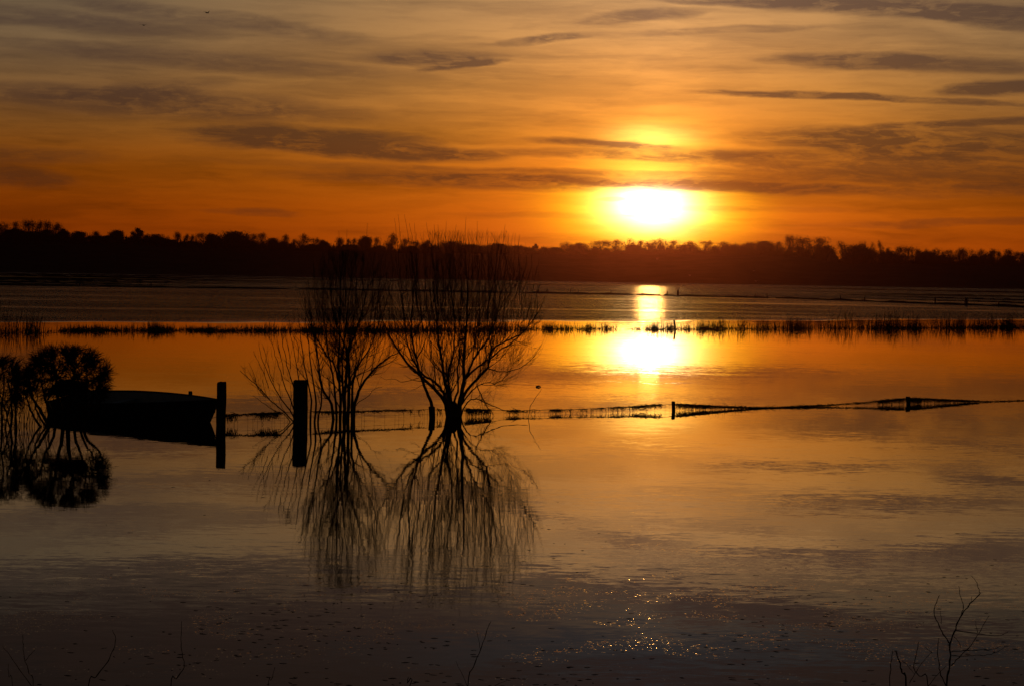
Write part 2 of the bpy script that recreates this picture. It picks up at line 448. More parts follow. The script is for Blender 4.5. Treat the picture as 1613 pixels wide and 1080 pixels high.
# ------------------------------------------------------------------ trees of the far skyline
def unit_tree(seed, kind):
    """unit tree: height 1, crown width 1; returns trunk MB and crown MB"""
    rn = random.Random(seed); T = MB(); Cn = MB()
    tw = {'round': .030, 'tall': .030, 'dense': .05, 'wide': .028, 'umbrella': .05}[kind]
    cb = {'round': .08, 'tall': .05, 'dense': -.15, 'wide': .12, 'umbrella': .42}[kind]
    lobes = []
    nl = {'round': 5, 'tall': 6, 'dense': 8, 'wide': 7, 'umbrella': 5}[kind]
    for k in range(nl):
        z = cb + (1 - cb) * (.15 + .68 * rn.random() ** .8); f = math.sin(math.pi * min(1, max(0, (z - cb) / (1 - cb)))) ** .6
        r = (rn.uniform(.24, .36) if kind != 'umbrella' else rn.uniform(.18, .26)) * (1.25 if kind == 'dense' else 1)
        lobes.append((Vector((rn.uniform(-1, 1) * (.5 - r * .75) * f * 1.2, rn.uniform(-.25, .25) * f, min(z, 1 - r * .9))), r))
    lobes.append((Vector((rn.uniform(-.1, .1), 0, .80)), .20))
    T.tube([(0, 0, -.12), (.01, 0, .2), (rn.uniform(-.04, .04), 0, .5), (rn.uniform(-.05, .05), 0, .78)], [tw, tw * .8, tw * .5, tw * .2], 5)
    if kind == 'tall': T.tube([(.12, 0, -.12), (.15, 0, .3), (.17, 0, .7)], [tw * .8, tw * .6, tw * .2], 5)
    for c, r in lobes:
        st = Vector((0, 0, max(.05, c.z - .25 - rn.random() * .1)))
        T.tube([st, st.lerp(c, .5) + Vector((c.x * .12, 0, -.02)), c], [tw * .4, tw * .28, tw * .14], 4, False)
        nt = int({'round': 120, 'tall': 105, 'dense': 190, 'wide': 100, 'umbrella': 260}[kind] * (r / .2) ** 2)
        for j in range(nt):
            v = Vector((rn.gauss(0, 1), rn.gauss(0, 1), rn.gauss(0, 1))).normalized(); q = rn.random() ** .5 * rn.uniform(.8, 1.25)
            e = c + Vector((v.x, v.y * .9, v.z * .92)) * r * q
            dd = (v * .6 + Vector((rn.gauss(0, .5), rn.gauss(0, .5), rn.gauss(.25, .5)))).normalized(); L = rn.uniform(.04, .10)
            w = {'dense': .010, 'umbrella': .010}.get(kind, .0052)
            Cn.tube([e - dd * L, e - dd * L * .4 + Vector((rn.gauss(0, .006), 0, .004)), e], [w, w * .8, w * .4], 3, False)
    return T, Cn
PROTO = {}
for k, seeds in (('round', (1, 2, 3, 4, 21, 22)), ('tall', (5, 6, 7, 23)), ('dense', (8, 9, 10, 24, 25)), ('wide', (11, 12, 26, 27)), ('umbrella', (13,))):
    L = []
    for s in seeds:
        T, Cn = unit_tree(s, k)
        tm = T.build('trunk', M_FARTREE); cm = Cn.build('crown', M_EVERG if k in ('dense', 'umbrella') else M_FARTREE)
        L.append((tm.data, cm.data)); bpy.data.objects.remove(tm); bpy.data.objects.remove(cm)
    PROTO[k] = L
frn = random.Random(21)
def far_tree(x0, x1, ytop, kind, label, cat='tree', name='bare_tree', group=None, rd=None, basey=None):
    rd = rd or RD - 12 + frn.uniform(-6, 10)
    cx = (x0 + x1) / 2
    a, e = azel(cx, ytop)
    zb = ridge_h(a) - (RD - rd) * .09 - .8
    if basey is not None: zb = CAMZ + rd * math.tan(R(azel(cx, basey)[1]))
    ztop = CAMZ + rd * math.tan(R(e)); w = (x1 - x0) / FPX * rd
    o = empty(name, (rd * math.sin(R(a)), rd * math.cos(R(a)), zb), frn.uniform(-.5, .5))
    h = max(ztop - zb, 2.5)
    o.scale = (w * (1.75 if kind == 'tall' else 1.42), w, h * 1.04)
    tm, cm = frn.choice(PROTO[kind])
    for n, me in (('trunk', tm), ('crown', cm)):
        c = bpy.data.objects.new(n, me); COL.objects.link(c); c.parent = o
    tag(o, label, cat, group)
    return o
GL = 'bare trees along the left skyline'; GM_ = 'bare trees on the middle skyline'; GR = 'trees of the wood on the right skyline'
FT = [  # x0, x1, top, kind, label
    (-8, 14, 350, 'tall', 'tall bare tree cut by the left edge of the photo on the skyline', GL),
    (16, 33, 348, 'round', 'tall bare round-headed tree, second from the left edge on the skyline', GL),
    (34, 56, 346, 'tall', 'highest and widest of the tall bare trees at the left end of the skyline', GL),
    (56, 69, 347, 'tall', 'narrow upright bare tree, left one of the close pair after the highest left group', GL),
    (68, 81, 347, 'tall', 'narrow upright bare tree, right one of the close pair after the highest left group', GL),
    (81, 95, 350, 'tall', 'last of the tall bare trees at the left, just before the low dark bush', GL),
    (94, 107, 360, 'dense', 'small dense dark tree at the foot of the tall left group', GL),
    (112, 136, 365, 'dense', 'broad low dark tree standing alone right of the tall left group', GL),
    (138, 147, 371, 'round', 'tiny bare tree right of the broad low dark tree at the left', GL),
    (146, 158, 364, 'round', 'small pointed bare tree between two low dark trees at the left', GL),
    (160, 172, 371, 'round', 'small low bare tree left of the bushy skyline tree', GL),
    (174, 193, 363, 'dense', 'bushy dark tree left of the umbrella-topped tree', GL),
    (208, 225, 359, 'umbrella', 'flat umbrella-topped tree standing above the left skyline', GL),
    (205, 229, 367, 'dense', 'low bushy tree at the foot of the umbrella-topped tree', GL),
    (226, 233, 369, 'round', 'tiny bare tree just right of the umbrella-topped tree', GL),
    (233, 256, 369, 'dense', 'low round dark tree right of the umbrella-topped tree', GL),
    (258, 269, 371, 'round', 'small lone bare tree with sky showing below its crown', GL),
    (274, 286, 365, 'round', 'slender tall bare tree, first of the thin row left of the dark dome', GL),
    (289, 298, 368, 'tall', 'thin bare tree, second of the row left of the dark dome', GL),
    (298, 306, 369, 'tall', 'thin bare tree, third of the row left of the dark dome', GL),
    (308, 322, 366, 'wide', 'bare tree with a clear round head left of the dark dome', GL),
    (323, 346, 368, 'dense', 'dark bushy tree touching the left side of the big dome', GL),
    (346, 392, 365, 'dense', 'big dark dome-shaped tree, broadest on the left skyline', GL),
    (383, 393, 366, 'round', 'slim bare tree growing out of the right side of the dark dome', GL),
    (393, 403, 367, 'tall', 'bare tree with leaning stems, one step right of the dark dome', GL),
    (403, 419, 366, 'wide', 'bare leaning round-headed tree two steps right of the dark dome', GL),
    (421, 438, 375, 'dense', 'low dark bushy tree left of the clear round-headed tree', GM_),
    (440, 457, 368, 'wide', 'clear round-headed bare tree on a single dark trunk', GM_),
    (458, 468, 376, 'round', 'small low bare tree between two round-headed ones', GM_),
    (467, 487, 367, 'wide', 'wide bare tree with a spreading head left of the willow tips', GM_),
    (487, 502, 374, 'round', 'small bare tree following the spreading one', GM_),
    (503, 516, 378, 'dense', 'low dark tree behind the left ends of the willow shoots', GM_),
    (529, 543, 374, 'round', 'bare tree behind the single thin willow shoot', GM_),
    (544, 553, 375, 'round', 'small bare tree with its neighbour crown touching, behind the willow', GM_),
    (552, 563, 375, 'round', 'small bare tree on the right of the touching pair behind the willow', GM_),
    (566, 585, 373, 'dense', 'dark pointed tree behind the left willow shoots', GM_),
    (586, 600, 373, 'round', 'bare tree left of the large round-headed skyline tree', GM_),
    (606, 628, 366, 'wide', 'largest round-headed bare tree, between the two willows on the skyline', GM_),
    (628, 647, 375, 'round', 'bare tree right of the largest round-headed one, behind willow tips', GM_),
    (647, 660, 379, 'round', 'low bare tree behind the willow tips', GM_),
    (663, 681, 378, 'dense', 'dark domed tree behind the middle willow tips', GM_),
    (682, 697, 391, 'round', 'very low bare tree in the dip of the skyline behind the willow', GM_),
    (697, 726, 380, 'dense', 'wide dark tree behind the tips of the big willow', GM_),
    (728, 763, 385, 'dense', 'low wide dark tree behind the right tips of the big willow', GM_),
    (769, 796, 384, 'dense', 'dark rounded tree just right of the big willow tips', GM_),
    (801, 835, 387, 'dense', 'long low dark tree, last before the little cross-shaped one', GM_),
    (838, 848, 384, 'umbrella', 'little cross-shaped tree alone on the middle skyline', GM_),
    (853, 863, 389, 'round', 'tiny bare tree right of the cross-shaped one', GM_),
    (864, 872, 391, 'round', 'second tiny bare tree right of the cross-shaped one', GM_),
    (871, 884, 390, 'dense', 'small dark bush-like tree left of the paired round heads', GM_),
    (884, 902, 381, 'wide', 'left one of the two round-headed trees before the sunlit wood', GM_),
    (901, 925, 382, 'dense', 'right one of the two round-headed trees before the sunlit wood', GM_),
    (929, 962, 378, 'wide', 'first tree of the sunlit wood, wide, left of the sun', GR),
    (960, 980, 377, 'round', 'second tree of the sunlit wood, left below the sun', GR),
    (978, 1001, 375, 'round', 'high rounded tree directly left below the sun', GR),
    (1001, 1017, 378, 'round', 'narrower tree directly under the left of the sun', GR),
    (1014, 1030, 380, 'round', 'low tree right under the middle of the sun', GR),
    (1027, 1053, 376, 'wide', 'broad tree under the right of the sun', GR),
    (1051, 1071, 378, 'round', 'rounded tree one step right of the sun', GR),
    (1071, 1098, 379, 'wide', 'wide tree two steps right of the sun', GR),
    (1102, 1121, 379, 'round', 'tree between two wide crowns right of the sun', GR),
    (1120, 1154, 380, 'wide', 'flat-topped wide tree well right of the sun', GR),
    (1154, 1166, 384, 'tall', 'thin tree with sky showing through, right of the flat-topped one', GR),
    (1165, 1190, 381, 'tall', 'tree with a spiky top left of the dark square crown', GR),
    (1191, 1217, 380, 'dense', 'dark square-headed tree left of the tallest right tree', GR),
    (1218, 1233, 380, 'round', 'tree joined to the left foot of the tallest right tree', GR),
    (1236, 1252, 370, 'tall', 'tallest tree of the right wood with a dark pointed top', GR),
    (1250, 1278, 373, 'tall', 'tall airy bare tree right of the tallest one', GR),
    (1277, 1305, 373, 'round', 'tall airy round-headed tree left of the gap with the gable', GR),
    (1315, 1338, 379, 'round', 'airy bare tree just right of the gap with the gable', GR),
    (1337, 1372, 386, 'dense', 'dark dome-shaped tree of the right skyline', GR),
    (1354, 1364, 380, 'round', 'small bare head rising behind the right dark dome', GR),
    (1366, 1379, 380, 'round', 'bare tree at the right shoulder of the right dark dome', GR),
    (1380, 1394, 378, 'round', 'last high round-headed tree before the even wood on the right', GR),
]
EV = [(1393, 1404, 389), (1405, 1421, 388), (1421, 1440, 388), (1440, 1453, 392), (1453, 1466, 392), (1466, 1482, 391), (1481, 1488, 395), (1486, 1501, 393),
      (1500, 1523, 390), (1522, 1537, 392), (1538, 1555, 392), (1553, 1570, 392), (1570, 1578, 396), (1576, 1592, 392), (1593, 1606, 396), (1604, 1618, 396)]
for (x0, x1, yt, k, lab, g) in FT:
    far_tree(x0, x1, yt, k, lab, 'tree', {'round': 'bare_tree', 'tall': 'tall_tree', 'dense': 'dark_tree', 'wide': 'spreading_tree', 'umbrella': 'umbrella_tree'}[k], g)
for i, (x0, x1, yt) in enumerate(EV):
    far_tree(x0, x1, yt, ('round', 'wide', 'tall')[i % 3], 'bare tree of the even unbroken wood at the right end of the skyline', 'tree', 'wood_tree', 'trees of the even wood at the far right')
# second, lower rank of the wood so the right side is deep
x = 930
while x < 1640:
    w = frn.uniform(14, 26); yt = np.interp(x, [930, 1000, 1200, 1290, 1315, 1340, 1400, 1640], [388, 385, 387, 384, 412, 394, 397, 402]) + frn.uniform(-2, 3)
    far_tree(x, x + w, yt, frn.choice(('round', 'wide', 'dense')), 'bare tree low in the front rank of the right-hand wood', 'tree', 'wood_tree', 'front rank of the right-hand wood', rd=RD - 40, basey=yt + 24)
    x += w * .8
x = -20
while x < 930:
    w = frn.uniform(10, 30); sy = np.interp(x, [p[0] for p in RIDGE], [p[1] for p in RIDGE])
    far_tree(x, x + w, sy - frn.uniform(3, 10) - (6 if x < 100 else 0), frn.choice(('round', 'dense', 'dense')), 'low bushy tree in the hedge line under the taller skyline trees', 'tree', 'hedge_tree', 'low trees of the left hedge line', rd=RD - 16, basey=sy + 3)
    x += w * frn.uniform(.6, 1.1)
# scrub along the ridge: one mass
sc = MB(); rn = random.Random(4)
for i in range(11000):
    px = rn.uniform(-120, 1730); a, e = azel(px, 400)
    rr = RD + rn.uniform(-30, 4); h = rn.uniform(.8, 4.6) * (1 + .55 * math.sin(px * .11 + 2 * math.sin(px * .03)) + .3 * math.sin(px * .37))
    zb = ridge_h(a) - (RD - rr) * .085 - .5
    p = Vector((rr * math.sin(R(a)), rr * math.cos(R(a)), zb)); q = p + Vector((rn.gauss(0, 1.0), rn.gauss(0, .6), max(h, .6) + .5))
    sc.tube([p, p.lerp(q, .5), q], [.28, .2, .08], 3, False)
tag(sc.build('scrub', M_FARTREE), 'low dark scrub and hedges massed along the ridge under the trees', 'scrub', kind='stuff')

# gable of a house in the gap of the wood
hp = at(1311, 396, RD - 60); hb = CAMZ + (hp.z - CAMZ)
hs = empty('house', (hp.x, hp.y, hp.z - 12)); tag(hs, 'small dark house whose gable shows in the gap of the right wood', 'house')
w_ = MB(); w_.loft([[(-4.2, y, 0), (4.2, y, 0), (4.2, y, 6.8), (0, y, 11.6), (-4.2, y, 6.8)] for y in (-5, 5)]); w_.build('wall', M_WALL, hs, smooth=False)
r_ = MB()
for s in (-1, 1):
    r_.loft([[(s * 5.0, y, 5.9), (0, y, 11.75), (0, y, 12.0), (s * 5.0, y, 6.2)] for y in (-5.4, 5.4)])
ro = r_.build('roof', M_ROOF, hs, smooth=False)
c_ = MB(); c_.box((1.2, 2, 11.4), (.7, .7, 1.5)); c_.build('chimney', M_WALL, ro, smooth=False)

# ------------------------------------------------------------------ reeds: one mass along the edge of the smooth water
rd_ = MB(); rn = random.Random(12)
RL = [(-60, 526), (0, 525.5), (60, 524), (100, 521.5), (300, 521), (480, 521), (640, 520.5), (850, 519), (1063, 519), (1300, 517.5), (1613, 516), (1700, 516)]
def rl(px): return float(np.interp(px, [p[0] for p in RL], [p[1] for p in RL]))
def dens_at(px):
    d = np.interp(px, [-60, 55, 62, 95, 100, 470, 640, 850, 958, 966, 990, 1000, 1085, 1100, 1613, 1700], [1, .9, .25, .2, 1, 1, .9, .9, .55, .12, .18, .5, .6, 1, 1.2, 1.2])
    return float(d) * (0.35 + .65 * (.5 + .5 * math.sin(px * .09 + 2 * math.sin(px * .021)) * math.sin(px * .031 + .5)))
def hgt(px):
    return float(np.interp(px, [-60, 0, 58, 70, 100, 200, 340, 480, 850, 960, 1000, 1070, 1150, 1330, 1613, 1700], [1.0, 1.1, 1.05, .35, .32, .48, .42, .5, .62, .5, .45, .5, .75, 1.0, .85, .8]))
cl = []
for i in range(900):
    px = rn.uniform(-60, 1700)
    if rn.random() < dens_at(px): cl.append(px)
for px in cl:
    base = on_water(px, rl(px) + rn.gauss(0, .8)); base.y += rn.uniform(-.6, 1.2)
    tf = .5 + .5 * math.sin(px * .21 + 1.5 * math.sin(px * .057)) * math.sin(px * .083 + 1); h0 = hgt(px) * (.50 + .75 * tf) * rn.uniform(.5, 1.25); nb = rn.randint(6, 12) + int(14 * tf)
    for j in range(nb):
        b = base + Vector((rn.gauss(0, .22), rn.gauss(0, .4), -.05)); h = h0 * rn.uniform(.35, 1.15)
        ln = rn.gauss(0, .16) * h
        w = rn.uniform(.006, .014)
        t = b + Vector((ln, rn.gauss(0, .1) * h, h))
        rd_.tube([b, b.lerp(t, .55) + Vector((-ln * .15, 0, 0)), t], [w, w * .8, w * .25], 3, False)
    # broken straw and sedge matted round the foot
    for j in range(int(rn.randint(3, 13) * (.3 + .7 * tf))):
        b = base + Vector((rn.gauss(0, .35), rn.gauss(0, .3), -.02)); t = b + Vector((rn.gauss(0, .18), rn.gauss(0, .1), rn.uniform(.02, .08 + .22 * tf)))
        rd_.tube([b, t], [.018, .006], 3, False)
tag(rd_.build('reeds', M_REED), 'dark broken line of reeds and sedge along the edge of the still water', 'reeds', kind='stuff')

# ------------------------------------------------------------------ wooden posts
def post_mesh(name, px, ytop, ywater, wpx, lean, seed, parent=None, sides=14, label=None, cat=None, group=None, notch=0.0):
    b = on_water(px, ywater); D = b.y
    r = wpx / 2 / FPX * D; top = at(px + lean, ytop, D)
    rn = random.Random(seed); m = MB(); rings = []
    H = top.z + .7
    for k in range(12):
        t = k / 11; z = -.7 + H * t; rr = r * (1.03 - .05 * t)
        if k == 11: rr *= .82
        if k == 10: z = -.7 + H * .985
        cx = (top.x - b.x) * max(0, z) / max(top.z, .01)
        rings.append([(cx + rr * (1 + rn.uniform(-.05, .05)) * math.cos(2 * math.pi * j / sides), rr * (1 + rn.uniform(-.05, .05)) * math.sin(2 * math.pi * j / sides),
                       z + (rn.uniform(-.012, .012) + notch * math.cos(2 * math.pi * j / sides) * r if k >= 10 else 0)) for j in range(sides)])
    m.loft(rings)
    if parent is None:
        o = m.build(name, M_POST); o.location = (b.x, b.y, 0); tag(o, label, cat, group)
    else:
        m.v = [v + Vector((b.x, b.y, 0)) for v in m.v]
        o = m.build(name, M_POST, parent)
    return o, b, r, top
post_mesh('wooden_post', 348, 601, 669.5, 15.5, 1.3, 1, label='thinner of the two tall wooden posts, right beside the bow of the boat', cat='post', group='two tall wooden posts', notch=.10)
post_mesh('wooden_post', 473, 598, 666.5, 23, .8, 2, label='thick round wooden post standing in front of the left willow', cat='post', group='two tall wooden posts', notch=-.05)
post_mesh('reed_post', 1063.5, 504, 520, 3.2, -1.5, 3, label='thin leaning stake among the reeds right of the sun reflection', cat='stake')
post_mesh('post_stub', 300, 616, 620, 6.5, 0, 4, label='small square-topped stub of a post just above the boat bow', cat='post stub')

# ------------------------------------------------------------------ low wire fence, nearly drowned
FW = [(300, 671.5), (348, 670), (472, 666.5), (680, 658.5), (800, 653), (930, 650), (1060, 646), (1250, 641), (1430, 636), (1613, 630.5), (1760, 626)]
FTOP = [(300, 655), (325, 661), (340, 656), (352, 653.5), (400, 651), (472, 648), (560, 647.5), (620, 645.5), (680, 644.5), (730, 644), (800, 646), (860, 645.5), (930, 643), (1000, 639.5), (1040, 636.5), (1058, 636.5), (1066, 635.5),
        (1100, 638), (1150, 640), (1190, 641.5), (1230, 641), (1300, 637.5), (1370, 632.5), (1410, 628.5), (1432, 627), (1460, 627.5), (1500, 629.5), (1560, 631.5), (1613, 630), (1760, 625)]
def fw(px): return float(np.interp(px, [p[0] for p in FW], [p[1] for p in FW]))
def ftp(px): return float(np.interp(px, [p[0] for p in FTOP], [p[1] for p in FTOP]))
def fpoint(px):
    b = on_water(px, fw(px)); t = at(px, ftp(px), b.y); return b, t
fence = empty('wire_fence', on_water(680, 658.5)); fo = fence.location.copy()
tag(fence, 'low drowned wire fence running from the boat to the right edge', 'fence')
def rel(m): m.v = [v - fo for v in m.v]; return m
for (px, yt, wpx, ln, sd) in ((681, 640, 10, -1, 11), (1061, 632, 6, -.5, 12), (1431, 624, 7, -.8, 13)):
    yw = fw(px)
    tmp = empty('tmp'); o, b, r, tp = post_mesh('post', px, yt, yw, wpx, ln, sd, parent=tmp)
    o.parent = fence; o.data.transform(Matrix.Translation(-fo)); bpy.data.objects.remove(tmp)
rn = random.Random(31)
wire = MB(); wp = []
for i in range(240):
    px = 300 + (1760 - 300) * i / 239; b, t = fpoint(px); wp.append(t + Vector((0, 0, rn.gauss(0, .004))))
wire.tube(wp, .0045, 4); rel(wire).build('top_wire', M_WIRE, fence)
net = MB(); px = 352.0
while px < 1600:
    b, t = fpoint(px)
    if t.z > .03:
        net.tube([t, (t + b) / 2 + Vector((rn.gauss(0, .006), 0, 0)), b - Vector((0, 0, .1))], .0026, 3, False)
    px += rn.uniform(3.5, 9) if rn.random() < .8 else 16
for k in (.5,):
    L = []
    for i in range(240):
        px = 352 + (1613 - 352) * i / 239; b, t = fpoint(px); L.append(b.lerp(t, k) + Vector((0, 0, rn.gauss(0, .003))))
    net.tube(L, .0025, 3, False)
rel(net).build('wire_netting', M_WIRE, fence)

# grass and straw left on the fence by the flood
deb = MB(); rn = random.Random(41)
SEG = [(352, 372, 1.0, .5), (372, 408, .7, .12), (405, 440, 1.4, .35), (500, 560, .9, .2), (560, 640, .8, .08), (636, 668, .25, .4), (684, 700, .3, .5), (735, 772, 1.6, .8),
       (800, 815, 1.2, .9), (818, 850, .25, .6), (868, 885, 1.2, .9), (880, 960, .30, .7), (958, 1000, .8, .6), (1000, 1042, 1.2, .35), (1068, 1112, 1.9, .55), (1100, 1150, 1.4, .6), (1150, 1300, 1.3, .7),
       (1300, 1395, .8, .35), (1385, 1424, 1.7, .7), (1432, 1452, 4.0, .9), (1455, 1540, 1.5, .8), (1540, 1613, .5, .8)]
for (x0, x1, dn, dep) in SEG:
    for i in range(int((x1 - x0) * dn * 7)):
        px = rn.uniform(x0, x1); b, t = fpoint(px)
        if math.sin(px * .31) * math.sin(px * .083 + 1) < -.35 and dn < 1.2 and rn.random() < .8: continue
        h = max(t.z, .02); L = h * min(1.1, dep * 1.7) * rn.random() ** 1.6 * 1.2
        s = t + Vector((rn.gauss(0, .03), rn.gauss(0, .015), rn.gauss(0, .008)))
        if rn.random() < .28:   # lying along the wire
            e = s + Vector((rn.gauss(0, .10), rn.gauss(0, .02), rn.gauss(-.012, .022)))
        else:
            e = s + Vector((rn.gauss(0, .035), rn.gauss(0, .02), -L))
        w = rn.uniform(.0025, .006)
        deb.tube([s, s.lerp(e, .5) + Vector((rn.gauss(0, .012), 0, rn.gauss(0, .008))), e], [w, w, w * .5], 3, False)
    if dn > 1:
        for i in range(int((x1 - x0) / 9)):
            px = rn.uniform(x0, x1); b, t = fpoint(px)
            for q in range(16):
                s = t + Vector((rn.gauss(0, .05), rn.gauss(0, .02), -abs(rn.gauss(0, .3)) * max(t.z, .03)))
                e = s + Vector((rn.gauss(0, .06), rn.gauss(0, .03), rn.gauss(0, .03)))
                deb.tube([s, e], [.007, .003], 3, False)
# a few stalks standing up from it
for (px, hpx) in ((650, 8), (1127, 8), (1132, 9), (1138, 12), (1141, 10), (1153, 7), (1158, 10), (1163, 7), (570, 7), (1122, 6)):
    b, t = fpoint(px); H = hpx / FPX * b.y
    deb.tube([t - Vector((0, 0, .05)), t + Vector((.01, 0, H * .6)), t + Vector((rn.uniform(-.03, .05), 0, H))], [.003, .0025, .001], 3, False)
tag(deb.build('flood_debris', M_DEBRIS), 'dark straw and grass left hanging on the drowned wire fence', 'debris', kind='stuff')

# ------------------------------------------------------------------ far fence stakes on the drowned bank
SM = [(848, 458, 5), (862, 456, 6), (899, 456, 7), (911, 457, 6), (962, 458, 6), (1012, 459, 5), (1051, 459, 7), (1068, 459, 9), (1190, 464, 6), (1208, 466, 5), (1324, 468, 7), (1362, 469, 6), (1473, 471, 9), (1522, 474, 10), (1573, 477, 6), (125, 446, 4), (238, 448, 5)]
bx = [p[0] for p in BP]; by = [p[1] for p in BP]
first = None
srn = random.Random(2)
names_ = {0: 'far stake nearest the willow on the drowned bank', 1: 'second far stake from the willow on the drowned bank', 2: 'left one of a pair of far stakes on the bank left of the sun path',
          3: 'right one of a pair of far stakes on the bank left of the sun path', 4: 'lone far stake left of the sun path on the drowned bank', 5: 'far stake standing in the sun path',
          6: 'thin far stake just right of the sun path', 7: 'stout dark far stake, thickest one right of the sun path',
          8: 'left far stake of the short pair right of the stout one', 9: 'right far stake of the short pair right of the stout one', 10: 'far stake left of the middle of the right bank',
          11: 'low far stake in the middle of the right bank', 12: 'tall far stake on the right part of the bank', 13: 'broadest far stake on the right part of the bank', 14: 'last far stake towards the right edge',
          15: 'leftmost tiny far stake on the dark bank', 16: 'second tiny far stake from the left on the dark bank'}
for i, (px, _, hpx) in enumerate(SM):
    b = on_water(px, float(np.interp(px, bx, by))); H = hpx / FPX * b.y + .1
    wd = .10 if i not in (7, 13) else .22
    o = empty('fence_stake', (b.x, b.y, 0)); tag(o, names_[i], 'stake', 'far stakes on the drowned bank')
    m = MB(); lean = srn.uniform(-.08, .08)
    m.loft([[(lean * z + wd * s * math.cos(q), wd * s * math.sin(q), z) for q in (0, 1.05, 2.1, 3.14, 4.2, 5.24)] for z, s in ((-.3, 1), (H * .5, .9), (H * .95, .8), (H, .4))])
    m.build('shaft', M_POST, o)

# ------------------------------------------------------------------ willows
def grow(mb, p, d, L, r, lv, rn, env, up=.10, kids=6, wig=.10, spread=.55, sides=3, stats=None):
    """one shoot with its side shoots"""
    jit = rn.gauss(-3, 15)
    n = max(4, int(L / .11)); n = min(n, 14); st = L / n; P = [p.copy()]; dd = d.normalized()
    for i in range(n):
        dd = (dd + Vector((rn.gauss(0, wig), rn.gauss(0, wig), rn.gauss(0, wig) + up))).normalized()
        q = P[-1] + dd * st
        if env and not env(q, jit): break
        P.append(q)
    if len(P) < 2: return
    m = len(P); rad = [max(r * (1 - .8 * i / (m - 1)), .0012) for i in range(m)]
    mb.tube(P, rad, sides, False)
    if lv <= 0: return
    for k in range(kids):
        t = rn.uniform(.15, .95); i = min(int(t * (m - 1)), m - 2)
        b = P[i].lerp(P[i + 1], rn.random()); ax = (P[i + 1] - P[i]).normalized()
        s = Vector((rn.gauss(0, 1), rn.gauss(0, 1), rn.gauss(0, .5))); s = (s - ax * s.dot(ax)).normalized()
        nd = ax * math.cos(spread) + s * math.sin(spread) + Vector((0, 0, .15))
        grow(mb, b, nd, L * rn.uniform(.38, .68), max(rad[i] * .55, .0022), lv - 1, rn, env, up, max(2, kids - 2), wig, spread, 3)

